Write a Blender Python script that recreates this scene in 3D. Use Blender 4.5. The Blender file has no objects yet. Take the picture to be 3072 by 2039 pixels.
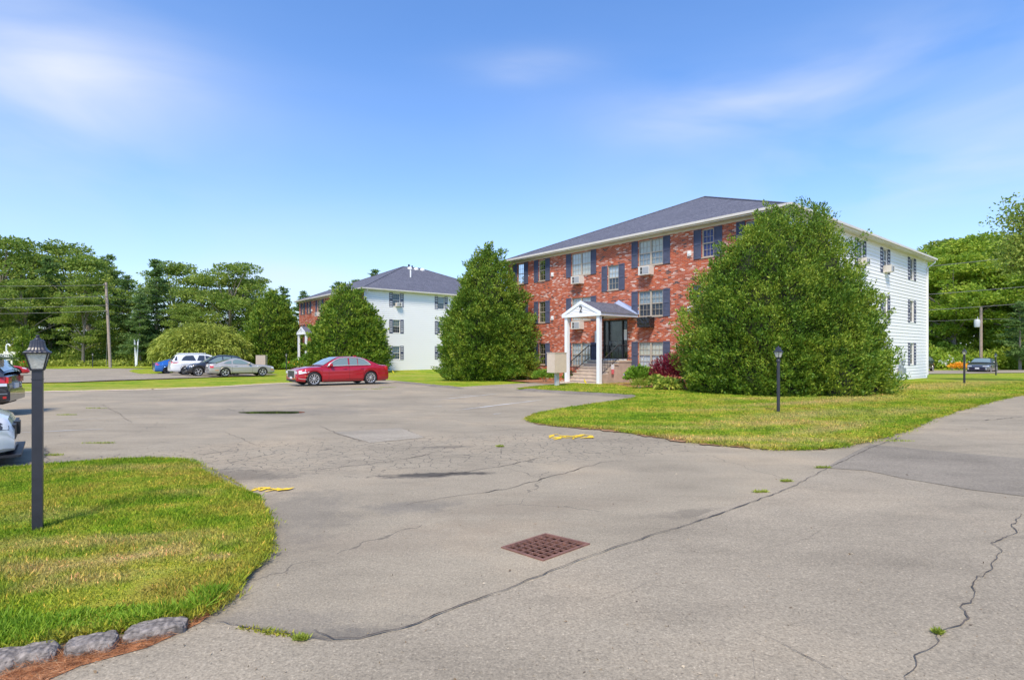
import bpy, bmesh, math, random
import numpy as np
from mathutils import Vector, Matrix, noise as mnoise

# ------------------------------------------------------------------ camera, sky, sun, exposure
S = bpy.context.scene
col = S.collection
CAM_H, FPX, HOR = 1.75, 1650.0, 1053.0
cd = bpy.data.cameras.new('camera'); cam = bpy.data.objects.new('camera', cd); col.objects.link(cam)
cd.sensor_width = 36.0; cd.lens = 36.0*FPX/3072.0; cd.shift_y = (HOR-1019.5)/3072.0
cd.clip_start = 0.05; cd.clip_end = 6000
cam.location = (0, 0, CAM_H); cam.rotation_euler = (math.radians(90), 0, 0)
S.camera = cam
SUN_EL, SUN_AZ = math.radians(54), math.radians(190)      # azimuth clockwise from +Y
W = bpy.data.worlds.new('World'); S.world = W; W.use_nodes = True
nt = W.node_tree; nt.nodes.clear()
def N(nt, t, **k):
    n = nt.nodes.new(t)
    for a, b in k.items(): setattr(n, a, b)
    return n
wo = N(nt, 'ShaderNodeOutputWorld'); bg = N(nt, 'ShaderNodeBackground'); sky = N(nt, 'ShaderNodeTexSky')
sky.sky_type = 'NISHITA'; sky.sun_disc = False; sky.sun_elevation = SUN_EL; sky.sun_rotation = SUN_AZ
sky.air_density = 1.0; sky.dust_density = 0.6; sky.ozone_density = 2.5
hs = N(nt, 'ShaderNodeHueSaturation'); hs.inputs['Saturation'].default_value = 1.12; hs.inputs['Value'].default_value = 1.0
tint = N(nt, 'ShaderNodeMix', data_type='RGBA', blend_type='MULTIPLY'); tint.inputs[0].default_value = 1; tint.inputs[7].default_value = (.89, 1.0, 1.18, 1)
nt.links.new(sky.outputs[0], tint.inputs[6]); nt.links.new(tint.outputs[2], hs.inputs['Color'])
tc = N(nt, 'ShaderNodeTexCoord'); mp = N(nt, 'ShaderNodeMapping'); mp.inputs['Scale'].default_value = (1.2, 1.2, 4.0)
mp.inputs['Rotation'].default_value = (0, .25, 0)
nt.links.new(tc.outputs['Generated'], mp.inputs['Vector'])
cn = N(nt, 'ShaderNodeTexNoise'); cn.inputs['Scale'].default_value = 1.7; cn.inputs['Detail'].default_value = 5; cn.inputs['Roughness'].default_value = 0.5
cn.inputs['Distortion'].default_value = 0.6
nt.links.new(mp.outputs[0], cn.inputs['Vector'])
def wm(op, a, b=None, clamp=False):
    n = N(nt, 'ShaderNodeMath', operation=op); n.use_clamp = clamp
    for i, x in enumerate((a, b)):
        if x is None: continue
        if isinstance(x, (int, float)): n.inputs[i].default_value = x
        else: nt.links.new(x, n.inputs[i])
    return n.outputs[0]
tot = None
for (px, py, rx, ry, amt) in ((210,260,.15,.08,.40),(40,220,.26,.12,.30),(330,210,.16,.05,.14),(2200,325,.18,.04,.62),(2420,240,.28,.045,.40),(2800,500,.30,.06,.48),(3000,180,.2,.08,.2),(1580,190,.09,.028,.16),(860,835,.14,.03,.3),(500,330,.5,.05,.10),(2900,380,.5,.16,.2),(1580,200,.12,.02,.3),(560,700,.8,.07,.12)):
    v = Vector(((px-1536)/FPX, 1, (HOR-py)/FPX)).normalized()
    a = N(nt, 'ShaderNodeVectorMath', operation='SUBTRACT'); nt.links.new(tc.outputs['Generated'], a.inputs[0]); a.inputs[1].default_value = v
    b = N(nt, 'ShaderNodeVectorMath', operation='MULTIPLY'); nt.links.new(a.outputs[0], b.inputs[0]); b.inputs[1].default_value = (1/rx, 1/rx, 1/ry)
    c = N(nt, 'ShaderNodeVectorMath', operation='LENGTH'); nt.links.new(b.outputs[0], c.inputs[0])
    g = wm('POWER', 2.718, wm('MULTIPLY', wm('POWER', c.outputs['Value'], 2.0), -1.2)); g = wm('MULTIPLY', g, amt); tot = g if tot is None else wm('ADD', tot, g)
nz = wm('MULTIPLY', wm('SUBTRACT', cn.outputs['Fac'], .28), 2.6, True)
sz = N(nt, 'ShaderNodeSeparateXYZ'); nt.links.new(tc.outputs['Generated'], sz.inputs[0])
hz = wm('MULTIPLY', wm('POWER', 2.718, wm('MULTIPLY', wm('MAXIMUM', sz.outputs['Z'], 0.0), -5.5)), .62)
cf = wm('ADD', wm('MULTIPLY', wm('ADD', tot, .015), nz, True), hz, True)
mx = N(nt, 'ShaderNodeMix', data_type='RGBA'); mx.inputs[7].default_value = (3.7, 3.95, 4.6, 1)
nt.links.new(cf, mx.inputs[0]); nt.links.new(hs.outputs[0], mx.inputs[6])
nt.links.new(mx.outputs[2], bg.inputs['Color']); bg.inputs['Strength'].default_value = 0.135
nt.links.new(bg.outputs[0], wo.inputs['Surface'])
sd = bpy.data.lights.new('sun', 'SUN'); sun = bpy.data.objects.new('sun', sd); col.objects.link(sun)
sd.energy = 3.0; sd.angle = math.radians(13); sd.color = (1.0, 0.89, 0.73)
sdir = Vector((math.sin(SUN_AZ)*math.cos(SUN_EL), math.cos(SUN_AZ)*math.cos(SUN_EL), math.sin(SUN_EL)))
sun.rotation_euler = sdir.to_track_quat('Z', 'Y').to_euler(); sun.location = (0, 0, 60)
S.view_settings.view_transform = 'Standard'; S.view_settings.look = 'None'; S.view_settings.gamma = 1
S.view_settings.exposure = 0.76
S.render.engine = 'CYCLES'

# ------------------------------------------------------------------ site geometry
random.seed(5); rng = np.random.default_rng(5)
uD = np.array((-.6385, .7696)); vD = np.array((.7695, .6386))        # along the brick facades / along the white sides
C2 = np.array((12.1, 24.4)); C1 = np.array((-14.98, 55.8)); ROT = math.atan2(.6386, .7695)
LS, LT = 19.45, 21.8
def bl(C, t, s): p = C + vD*t + uD*s; return float(p[0]), float(p[1])
def T(x, y):                                                        # terrain height
    x = np.asarray(x, float); y = np.asarray(y, float)
    z = -0.014*np.clip(y-27, 0, 28.6)
    dx, dy = x-C1[0], y-C1[1]; t = dx*vD[0]+dy*vD[1]; s = dx*uD[0]+dy*uD[1]
    e = np.hypot(np.maximum(np.maximum(-t, t-LT), 0), np.maximum(np.maximum(-s, s-LS), 0))
    return z + 0.2*np.clip(1-e/7, 0, 1)
def Tz(x, y): return float(T(x, y))
def U(px, py, k=1.0):                                               # site survey: ground point seen at a photo position
    px *= k; py *= k; d = 20.0
    for _ in range(60):
        x = (px-1536)*d/FPX; d2 = (CAM_H-Tz(x, d))*FPX/(py-HOR); d += (d2-d)*.6
    return ((px-1536)*d/FPX, d)
def Uv(a, b): return U(a*1.3006, b*1.3006)
def z4(a, b): return U(a/2.851, 700+b/2.851)

# ------------------------------------------------------------------ mesh helpers
class MB:
    def __init__(s, f=None): s.v = []; s.f = []; s.m = []; s.fn = f; s.cm = 0
    def pt(s, p):
        s.v.append(s.fn(*p) if s.fn else tuple(p)); return len(s.v)-1
    def poly(s, pts): s.f.append([s.pt(p) for p in pts]); s.m.append(s.cm)
    def box(s, x0, x1, y0, y1, z0, z1):
        i = [s.pt(p) for p in ((x0,y0,z0),(x1,y0,z0),(x1,y1,z0),(x0,y1,z0),(x0,y0,z1),(x1,y0,z1),(x1,y1,z1),(x0,y1,z1))]
        for q in ((3,2,1,0),(4,5,6,7),(0,1,5,4),(1,2,6,5),(2,3,7,6),(3,0,4,7)):
            s.f.append([i[k] for k in q]); s.m.append(s.cm)
        return s
    def tube(s, pts, r, n=8, cap=True):
        P = [Vector(p) for p in pts]; R = r if isinstance(r, (list, tuple)) else [r]*len(P); rings = []
        a0 = None
        for i, p in enumerate(P):
            d = (P[min(i+1, len(P)-1)]-P[max(i-1, 0)]); d = d.normalized() if d.length > 1e-9 else Vector((0,0,1))
            if a0 is None: a0 = d.orthogonal().normalized()
            a = (a0-d*a0.dot(d)); a = a.normalized() if a.length > 1e-6 else d.orthogonal().normalized(); a0 = a
            b = d.cross(a)
            rings.append([s.pt(p+(a*math.cos(2*math.pi*k/n)+b*math.sin(2*math.pi*k/n))*R[i]) for k in range(n)])
        for i in range(len(P)-1):
            for k in range(n):
                s.f.append([rings[i][k], rings[i][(k+1)%n], rings[i+1][(k+1)%n], rings[i+1][k]]); s.m.append(s.cm)
        if cap:
            s.f.append(rings[0][::-1]); s.m.append(s.cm); s.f.append(rings[-1]); s.m.append(s.cm)
        return s
    def lathe(s, prof, n=24, c=(0,0,0), axis='z', cap=True):
        rings = []
        for r, h in prof:
            ring = []
            for k in range(n):
                a = 2*math.pi*(k+.5)/n; x, y = r*math.cos(a), r*math.sin(a)
                if axis == 'z': p = (c[0]+x, c[1]+y, c[2]+h)
                elif axis == 'y': p = (c[0]+x, c[1]+h, c[2]+y)
                else: p = (c[0]+h, c[1]+x, c[2]+y)
                ring.append(s.pt(p))
            rings.append(ring)
        for i in range(len(rings)-1):
            for k in range(n):
                s.f.append([rings[i][k], rings[i][(k+1)%n], rings[i+1][(k+1)%n], rings[i+1][k]]); s.m.append(s.cm)
        if cap: s.f.append(rings[0][::-1]); s.m.append(s.cm); s.f.append(rings[-1]); s.m.append(s.cm)
        return s
    def mesh(s, name, mats, smooth=None):
        me = bpy.data.meshes.new(name); me.from_pydata([tuple(p) for p in s.v], [], s.f)
        for m in (mats if isinstance(mats, (list, tuple)) else [mats]): me.materials.append(m)
        me.polygons.foreach_set('material_index', s.m)
        bm = bmesh.new(); bm.from_mesh(me); bmesh.ops.recalc_face_normals(bm, faces=bm.faces); bm.to_mesh(me); bm.free()
        if smooth is not None:
            me.polygons.foreach_set('use_smooth', [True]*len(me.polygons)); me.set_sharp_from_angle(angle=math.radians(smooth))
        me.update(); return me
    def build(s, name, mats, parent=None, smooth=None, **k):
        return put(name, s.mesh(name, mats, smooth), parent, **k)
def put(name, me, parent=None, loc=None, rz=0, label=None, cat=None, group=None, kind=None):
    o = bpy.data.objects.new(name, me); col.objects.link(o)
    if parent: o.parent = parent
    if loc is not None: o.location = loc
    if rz: o.rotation_euler = (0, 0, rz)
    tag(o, label, cat, group, kind); return o
def tag(o, label=None, cat=None, group=None, kind=None):
    if label: o['label'] = label
    if cat: o['category'] = cat
    if group: o['group'] = group
    if kind: o['kind'] = kind
    return o
def thing(name, label, cat, loc, rz=0, group=None): return put(name, None, None, loc, rz, label, cat, group)
def text_mesh(txt, size, mat, depth=.01, bold=0.0):
    c = bpy.data.curves.new('t', 'FONT'); c.body = txt; c.size = size; c.extrude = depth; c.align_x = 'CENTER'; c.align_y = 'CENTER'; c.offset = bold
    o = bpy.data.objects.new('t', c); col.objects.link(o); dg = bpy.context.evaluated_depsgraph_get(); dg.update()
    me = bpy.data.meshes.new_from_object(o.evaluated_get(dg)); bpy.data.objects.remove(o)
    me.materials.clear(); me.materials.append(mat); return me

# ------------------------------------------------------------------ materials
MT = {}
def mat(name, c=(.5,.5,.5), rough=.6, metal=0.0, var=0.0, vscale=6.0, bump=0.0, bscale=40.0, coat=0.0, spec=.5, emit=None):
    if name in MT: return MT[name]
    m = bpy.data.materials.new(name); m.use_nodes = True; t = m.node_tree; b = t.nodes['Principled BSDF']
    b.inputs['Base Color'].default_value = (*c, 1); b.inputs['Roughness'].default_value = rough; b.inputs['Metallic'].default_value = metal
    b.inputs['Coat Weight'].default_value = coat; b.inputs['Coat Roughness'].default_value = .04; b.inputs['Specular IOR Level'].default_value = spec
    if var or bump:
        co = N(t, 'ShaderNodeTexCoord')
    if var:
        n = N(t, 'ShaderNodeTexNoise'); n.inputs['Scale'].default_value = vscale; n.inputs['Detail'].default_value = 6
        t.links.new(co.outputs['Object'], n.inputs['Vector'])
        r = N(t, 'ShaderNodeValToRGB'); r.color_ramp.elements[0].position = .3; r.color_ramp.elements[1].position = .7
        r.color_ramp.elements[0].color = (*[x*(1-var) for x in c], 1); r.color_ramp.elements[1].color = (*[min(1, x*(1+var)) for x in c], 1)
        t.links.new(n.outputs['Fac'], r.inputs['Fac']); t.links.new(r.outputs['Color'], b.inputs['Base Color'])
    if bump:
        n2 = N(t, 'ShaderNodeTexNoise'); n2.inputs['Scale'].default_value = bscale; n2.inputs['Detail'].default_value = 5
        bp = N(t, 'ShaderNodeBump'); bp.inputs['Strength'].default_value = bump; bp.inputs['Distance'].default_value = .02
        t.links.new(co.outputs['Object'], n2.inputs['Vector']); t.links.new(n2.outputs['Fac'], bp.inputs['Height']); t.links.new(bp.outputs[0], b.inputs['Normal'])
    MT[name] = m; return m
class G:                                                            # tiny node-graph writer
    def __init__(s, name):
        s.m = bpy.data.materials.new(name); s.m.use_nodes = True; s.t = s.m.node_tree; s.b = s.t.nodes['Principled BSDF']; MT[name] = s.m
        s.co = N(s.t, 'ShaderNodeTexCoord').outputs['Object']
    def lk(s, a, b): s.t.links.new(a, b)
    def mapv(s, sc=(1,1,1), rot=(0,0,0), loc=(0,0,0), v=None):
        n = N(s.t, 'ShaderNodeMapping'); n.inputs['Scale'].default_value = sc; n.inputs['Rotation'].default_value = rot; n.inputs['Location'].default_value = loc
        s.lk(v or s.co, n.inputs['Vector']); return n.outputs[0]
    def noise(s, sc, det=4, rough=.5, v=None, dist=0):
        n = N(s.t, 'ShaderNodeTexNoise'); n.inputs['Scale'].default_value = sc; n.inputs['Detail'].default_value = det; n.inputs['Roughness'].default_value = rough
        n.inputs['Distortion'].default_value = dist
        s.lk(v or s.co, n.inputs['Vector']); return n.outputs['Fac']
    def ramp(s, f, stops, interp='LINEAR'):
        r = N(s.t, 'ShaderNodeValToRGB'); cr = r.color_ramp; cr.interpolation = interp
        while len(cr.elements) < len(stops): cr.elements.new(.5)
        for e, (p, c) in zip(cr.elements, stops):
            e.position = p; e.color = (*c, 1) if hasattr(c, '__len__') else (c, c, c, 1)
        s.lk(f, r.inputs['Fac']); return r.outputs['Color']
    def math(s, op, a, b=None, c=None):
        n = N(s.t, 'ShaderNodeMath', operation=op)
        for i, x in enumerate((a, b, c)):
            if x is None: continue
            if isinstance(x, (int, float)): n.inputs[i].default_value = x
            else: s.lk(x, n.inputs[i])
        return n.outputs[0]
    def mix(s, f, a, b, mode='MIX'):
        n = N(s.t, 'ShaderNodeMix', data_type='RGBA', blend_type=mode)
        for i, x in ((0, f), (6, a), (7, b)):
            if isinstance(x, (int, float)): n.inputs[i].default_value = x if i == 0 else (x, x, x, 1)
            elif hasattr(x, '__len__'): n.inputs[i].default_value = (*x, 1)
            else: s.lk(x, n.inputs[i])
        return n.outputs[2]
    def bump(s, h, st=.3, dist=.02):
        n = N(s.t, 'ShaderNodeBump'); n.inputs['Strength'].default_value = st; n.inputs['Distance'].default_value = dist
        s.lk(h, n.inputs['Height']); s.lk(n.outputs[0], s.b.inputs['Normal'])
    def out(s, c, rough=.8, spec=.3):
        s.lk(c, s.b.inputs['Base Color']); s.b.inputs['Roughness'].default_value = rough; s.b.inputs['Specular IOR Level'].default_value = spec; return s.m
    def attr(s, name):
        n = N(s.t, 'ShaderNodeAttribute', attribute_name=name); return n.outputs['Fac']
    def stain(s, x, y, rx, ry, rot=0.0, soft=.35):                  # 1 inside a ragged ellipse on the ground
        v = s.mapv(loc=(-x, -y, 0)); v = s.mapv(sc=(1/rx, 1/ry, 0), v=s.mapv(rot=(0, 0, -rot), v=v))
        n = N(s.t, 'ShaderNodeVectorMath', operation='LENGTH'); s.lk(v, n.inputs[0])
        d = s.math('ADD', n.outputs['Value'], s.math('MULTIPLY', s.math('SUBTRACT', s.noise(3.2, 8, .72), .5), 3.0))
        r = N(s.t, 'ShaderNodeMapRange'); r.inputs['From Min'].default_value = 1+soft; r.inputs['From Max'].default_value = 1-soft
        s.lk(d, r.inputs['Value']); return r.outputs[0]

def brick_material():
    g = G('red_brick'); v = N(g.t, 'ShaderNodeSeparateXYZ'); g.lk(g.co, v.inputs[0]); c = N(g.t, 'ShaderNodeCombineXYZ')
    g.lk(v.outputs['Y'], c.inputs['X']); g.lk(v.outputs['Z'], c.inputs['Y'])
    b = N(g.t, 'ShaderNodeTexBrick'); g.lk(c.outputs[0], b.inputs['Vector']); b.offset = .5
    b.inputs['Scale'].default_value = 1; b.inputs['Brick Width'].default_value = .205; b.inputs['Row Height'].default_value = .07
    b.inputs['Mortar Size'].default_value = .007; b.inputs['Mortar Smooth'].default_value = .1; b.inputs['Bias'].default_value = 0
    b.inputs['Color1'].default_value = (0,0,0,1); b.inputs['Color2'].default_value = (1,1,1,1); b.inputs['Mortar'].default_value = (.5,.5,.5,1)
    cl = g.noise(.8, 4, .6, v=g.mapv(sc=(1, 1, 1.8)))
    val = g.math('ADD', b.outputs['Color'], g.math('MULTIPLY', g.math('SUBTRACT', cl, .5), .5))
    colr = g.ramp(val, [(0, (.08,.05,.055)), (.03, (.14,.06,.05)), (.055, (.36,.075,.035)), (.28, (.46,.085,.03)), (.45, (.54,.12,.045)), (.6, (.42,.08,.04)), (.70, (.5,.16,.10)),
                        (.80, (.56,.24,.18)), (.91, (.62,.38,.31)), (.975, (.70,.54,.47))], 'CONSTANT')
    colr = g.mix(.35, colr, g.mix(g.noise(9, 4), (.6,.6,.6), (1.3,1.3,1.3)), 'MULTIPLY')
    colr = g.mix(b.outputs['Fac'], colr, (.42,.27,.2))
    g.bump(g.math('SUBTRACT', 1, b.outputs['Fac']), .5, .01); return g.out(colr, .85)
def roof_material():
    g = G('asphalt_shingle'); n = g.noise(7, 5, .8, v=g.mapv(sc=(1, 1, 5))); n2 = g.noise(1.2, 4)
    s = N(g.t, 'ShaderNodeSeparateXYZ'); g.lk(g.co, s.inputs[0])
    rows = g.math('FRACT', g.math('MULTIPLY', s.outputs['Z'], 1/.075))
    c = g.ramp(n, [(.36, (.05,.053,.075)), (.5, (.105,.11,.14)), (.64, (.2,.2,.235))])
    c = g.mix(.25, c, g.ramp(n2, [(.3, .5), (.7, 1.4)]), 'MULTIPLY')
    c = g.mix(g.math('MULTIPLY', g.math('LESS_THAN', rows, .16), .45), c, (.02,.02,.03))
    g.bump(n, .4, .015); return g.out(c, .9)
GRASS = dict(a=(.10,.21,.012), b=(.205,.315,.018), c=(.35,.37,.045), d=(.5,.36,.13))
DRY = [(*U(px, py), rx, ry, ro, k) for px, py, rx, ry, ro, k in ((400,1690,.5,.15,.45,.9),(250,1760,.35,.12,.3,.7),(60,1720,.3,.14,0,.7),(650,1690,.14,.07,.2,.9),(420,1640,.7,.15,.2,.5),(120,1560,.4,.2,.3,.4),(560,1490,.3,.12,0,.35),(400,1415,1.0,.2,.1,.45),(180,1640,.6,.12,.1,.5),
    (1900,1320,3.5,.3,-.1,.9),(2120,1345,1.6,.12,0,.7),(2500,1290,1.6,.3,.6,.7),(2650,1170,2.5,.5,.6,.7),(2380,1215,2.2,.3,.4,.8),(2330,1275,1.5,.3,.1,.7),(2400,1250,2.2,.5,.5,.65),(2560,1200,2.5,.8,.6,.6),(2800,1160,4,1.2,.6,.6),(2250,1200,1.5,.4,.3,.4),(2700,1240,1.8,.4,.6,.5),(2000,1290,2.0,.3,0,.4),(2150,1235,1.5,.25,.2,.5),(2950,1150,3,1,.6,.55),(2900,1190,2,.6,.6,.5),(300,1160,6,.8,0,.3),(560,1163,5,.5,.1,.5),(700,1158,3,.5,.1,.4),(1210,1125,4,.8,.2,.4))]
def lawn_material(name, dry=.5, blades=False, hue=1.0):
    g = G(name)
    n1 = g.noise(.32, 5, .62, v=g.mapv(rot=(0,0,ROT), sc=(1,2.2,1))); n2 = g.noise(2.4, 5, .65); n3 = g.noise(60, 2, .6)
    f = g.math('ADD', g.math('MULTIPLY', n1, .55), g.math('MULTIPLY', n2, .45))
    c = g.ramp(f, [(.34, GRASS['a']), (.46, GRASS['b']), (.54, GRASS['c']), (.60+.1*(1-dry), (.36,.31,.06)), (.68+.12*(1-dry), GRASS['d'])])
    for (x_, y_, rx, ry, ro_, k) in DRY: c = g.mix(g.math('MULTIPLY', g.stain(x_, y_, rx, ry, ro_, .8), k), c, (.52,.40,.17))
    w = N(g.t, 'ShaderNodeTexWave', bands_direction='X'); w.inputs['Scale'].default_value = .28; w.inputs['Distortion'].default_value = .8
    g.lk(g.mapv(rot=(0,0,-ROT+.95)), w.inputs['Vector'])
    c = g.mix(.16, c, g.ramp(w.outputs['Fac'], [(.3, .72), (.7, 1.25)]), 'MULTIPLY')
    if blades:
        r = g.attr('rnd'); c = g.mix(.85, c, g.ramp(r, [(0, (.35,.4,.4)), (.35, (.9,.95,.9)), (.7, (1.25,1.2,1.0)), (.93, (1.7,1.55,1.2)), (1, (3.2,1.7,3.0))]), 'MULTIPLY')
        m = g.out(c, .7, .25)
        tr = N(g.t, 'ShaderNodeBsdfTranslucent'); g.lk(c, tr.inputs['Color']); ms = N(g.t, 'ShaderNodeMixShader'); ms.inputs[0].default_value = .3
        g.lk(g.b.outputs[0], ms.inputs[1]); g.lk(tr.outputs[0], ms.inputs[2]); g.lk(ms.outputs[0], g.t.nodes['Material Output'].inputs[0])
        return m
    c = g.mix(.6, c, g.ramp(n3, [(.3, (.45,.5,.45)), (.7, (1.5,1.4,1.2))]), 'MULTIPLY')
    g.bump(n3, .9, .04); return g.out(c, .9, .1)
def leaf_material(name, dark, mid, light, sc=.8, tr=.3):
    g = G(name); n = g.noise(sc, 3, .6); r = g.attr('rnd')
    f = g.math('ADD', g.math('MULTIPLY', n, .72), g.math('MULTIPLY', r, .28))
    c = g.ramp(f, [(.2, dark), (.45, mid), (.68, light)])
    g.out(c, .55, .3)
    t = N(g.t, 'ShaderNodeBsdfTranslucent'); g.lk(c, t.inputs['Color']); ms = N(g.t, 'ShaderNodeMixShader'); ms.inputs[0].default_value = tr
    g.lk(g.b.outputs[0], ms.inputs[1]); g.lk(t.outputs[0], ms.inputs[2]); g.lk(ms.outputs[0], g.t.nodes['Material Output'].inputs[0]); return g.m
def asphalt_material(name, base, warm, cracks=False, stains=()):
    g = G(name); fine = g.noise(62, 3, .75); mid = g.noise(24, 3, .6); big = g.noise(.35, 5, .6); big2 = g.noise(1.3, 5, .65, v=g.mapv(rot=(0,0,ROT), sc=(.5,1.4,1)))
    b = np.array(base)
    c = g.ramp(big, [(.3, b*.82), (.5, b), (.7, b*1.14*np.array(warm))])
    c = g.mix(.7, c, g.ramp(fine, [(.28, .35), (.44, .85), (.56, 1.05), (.64, 1.3), (.74, 2.3)]), 'MULTIPLY')
    c = g.mix(.4, c, g.ramp(mid, [(.3, .72), (.7, 1.25)]), 'MULTIPLY')
    c = g.mix(.35, c, g.ramp(big2, [(.30, .5), (.45, .9), (.55, 1.05), (.7, 1.3)]), 'MULTIPLY')
    for (x, y, rx, ry, rot, cc, st) in stains: c = g.mix(g.math('MULTIPLY', g.stain(x, y, rx, ry, rot), st), c, cc)
    if cracks:
        vv = N(g.t, 'ShaderNodeVectorMath', operation='ADD'); nz = N(g.t, 'ShaderNodeTexNoise'); nz.inputs['Scale'].default_value = 2.5; nz.inputs['Detail'].default_value = 4
        g.lk(g.co, nz.inputs['Vector']); sc = N(g.t, 'ShaderNodeVectorMath', operation='SCALE'); sc.inputs['Scale'].default_value = .45
        g.lk(nz.outputs['Color'], sc.inputs[0]); g.lk(g.co, vv.inputs[0]); g.lk(sc.outputs[0], vv.inputs[1])
        for scale, wd, region, amt in ((4.2, .028, True, .62), (.28, .0022, False, .45)):
            vo = N(g.t, 'ShaderNodeTexVoronoi', feature='DISTANCE_TO_EDGE', voronoi_dimensions='2D'); vo.inputs['Scale'].default_value = scale; g.lk(vv.outputs[0], vo.inputs['Vector'])
            k = g.math('LESS_THAN', vo.outputs['Distance'], wd)
            if region:
                (x0, y0), = [CRK]; k = g.math('MULTIPLY', k, g.math('GREATER_THAN', g.stain(x0, y0, 4.2, 1.25, .18, .9), .35))
            else: k = g.math('MULTIPLY', k, g.math('GREATER_THAN', g.noise(.5, 3), .5))
            c = g.mix(g.math('MULTIPLY', k, amt), c, (.045,.042,.04))
    g.bump(g.math('ADD', fine, g.math('MULTIPLY', mid, .6)), .55, .012); return g.out(c, .9, .25)

CRK = U(1250, 1350)
st = []
for px, py, rx, ry, rot, cc, k in ((1300,1423,.8,.12,.12,(.04,.037,.035),1.3),(1240,1430,.5,.09,.1,(.06,.055,.05),.9),(700,1425,.9,.45,0,(.06,.055,.05),.75),(1500,1575,.9,.25,.1,(.2,.15,.1),.35),(1180,1620,1.2,.4,.1,(.22,.17,.12),.3),
        (1620,1520,1.2,.3,.2,(.2,.155,.11),.35),(820,1236,3.2,1.0,.1,(.13,.12,.11),.5),(1330,1340,.5,.12,.1,(.06,.055,.05),.7),(830,1560,.7,1.2,0,(.09,.085,.08),.5),
        (700,1880,1.0,.25,0,(.1,.095,.09),.5),(1100,1910,.7,.18,.2,(.08,.075,.07),.6),(2100,1540,.6,.16,.3,(.08,.07,.06),.6),(400,1990,1.0,.4,.1,(.1,.095,.09),.5),
        (1230,1520,.5,.25,.2,(.1,.1,.1),.5),(620,1200,3,.9,0,(.14,.12,.11),.35),(1020,1215,4,.6,.1,(.15,.135,.12),.3),(1580,1190,1.4,.3,.2,(.09,.08,.075),.5),(60,1400,1.3,.6,0,(.08,.078,.075),.6)):
    x, y = U(px, py); st.append((x, y, rx*.9, ry*.9, rot, cc, k*.62))
M_ASPH = asphalt_material('worn_asphalt', (.318,.272,.198), (1.08,1.03,.98), True, st)
M_ROAD = asphalt_material('road_asphalt', (.312,.267,.197), (1.03,1.0,.97), False)
M_PATCH = asphalt_material('patched_asphalt', (.25,.218,.17), (1.0,1.0,1.0), False)
M_PALE = asphalt_material('pale_patch_asphalt', (.335,.295,.23), (1.0,1.0,1.0), False)
M_BERM = asphalt_material('berm_asphalt', (.2,.175,.145), (1.0,1.0,1.0), False)
M_BRICK = brick_material(); M_ROOF = roof_material()
M_LAWN = lawn_material('lawn', .6); M_BLADE = lawn_material('grass_blades', .6, True)
M_WHITE = mat('white_vinyl', (.80,.79,.78), .55); M_TRIM = mat('white_trim', (.8,.81,.83), .4)
M_FASCIA = mat('cream_fascia', (.62,.58,.52), .5, var=.08, vscale=2); M_SOFF = mat('soffit', (.72,.70,.66), .6)
M_SHUT = mat('navy_shutter', (.075,.085,.135), .85, var=.12, vscale=3); M_WFR = mat('tan_window_frame', (.42,.36,.28), .5); M_WFR2 = mat('white_window_frame', (.7,.68,.62), .5)
M_DARK = mat('dark_interior', (.02,.022,.025), .6); M_BLK = mat('black_iron', (.018,.018,.022), .45, bump=.2); M_CONC = mat('steps_concrete', (.55,.45,.34), .85, var=.14, vscale=5, bump=.4)
M_CONC2 = mat('landing_concrete', (.44,.35,.28), .9, var=.15, vscale=3, bump=.4)
M_CURT = [mat('cream_blind', (.62,.6,.5), .8, var=.05), mat('white_curtain', (.6,.63,.64), .8, var=.1, vscale=12), mat('grey_curtain', (.3,.35,.38), .8, var=.2, vscale=8), mat('unlit_room_sheet', (.05,.06,.075), .7), mat('blue_curtain', (.05,.06,.2), .8, var=.5, vscale=10)]  # near-black entry: an unlit room's shade put into a flat sheet's colour
M_AC = mat('ac_casing', (.66,.62,.55), .5); M_ACG = mat('ac_grille', (.35,.36,.37), .5); M_BAG = mat('black_plastic_bag', (.02,.02,.022), .25, bump=1.0, bscale=9)
M_GREY = mat('galvanised_grey', (.22,.26,.28), .5, var=.15); M_BOXW = mat('utility_white', (.75,.75,.72), .5)
M_MULCH = mat('bark_mulch', (.34,.16,.075), .95, var=.6, vscale=18, bump=1, bscale=22); M_GRAV = mat('pale_gravel', (.5,.39,.28), .95, var=.35, vscale=12, bump=.8, bscale=25)
M_LAMPB = mat('lamp_black', (.03,.031,.042), .38, var=.15, vscale=8, bump=.05); M_PAINTY = mat('yellow_paint', (.75,.5,.02), .8, var=.25, vscale=20); M_PAINTW = mat('faded_white_paint', (.52,.51,.49), .85, var=.2, vscale=9)
M_RUST = mat('rusty_iron', (.22,.11,.08), .7, .2, var=.25, vscale=14, bump=.5); M_PIT = mat('drain_pit', (.05,.014,.01), .9)
M_POLE = mat('weathered_pole', (.34,.27,.22), .9, var=.2, vscale=5, bump=.5); M_WIRE = mat('wire', (.16,.16,.15), .6); M_MAILB = mat('mailbox_beige', (.6,.49,.38), .5, var=.05)
M_STONE = mat('kerb_stone', (.2,.175,.155), .9, var=.65, vscale=30, bump=1, bscale=26); M_CRACK = mat('crack_dark', (.085,.07,.058), 1.0, var=.5, vscale=12)
M_NEED = mat('pine_needles', (.36,.15,.06), .95, var=.5, vscale=16, bump=1, bscale=30); M_BARK = mat('bark', (.25,.21,.165), .95, var=.3, vscale=6, bump=.8, bscale=12)
M_INNER = mat('shaded_twig_core', (.028,.035,.014), 1.0, var=.4, vscale=4); M_SIGNG = mat('sign_green', (.03,.05,.035), .5)  # solid crown core: twig colour darkened for the shade inside the leaves
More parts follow.
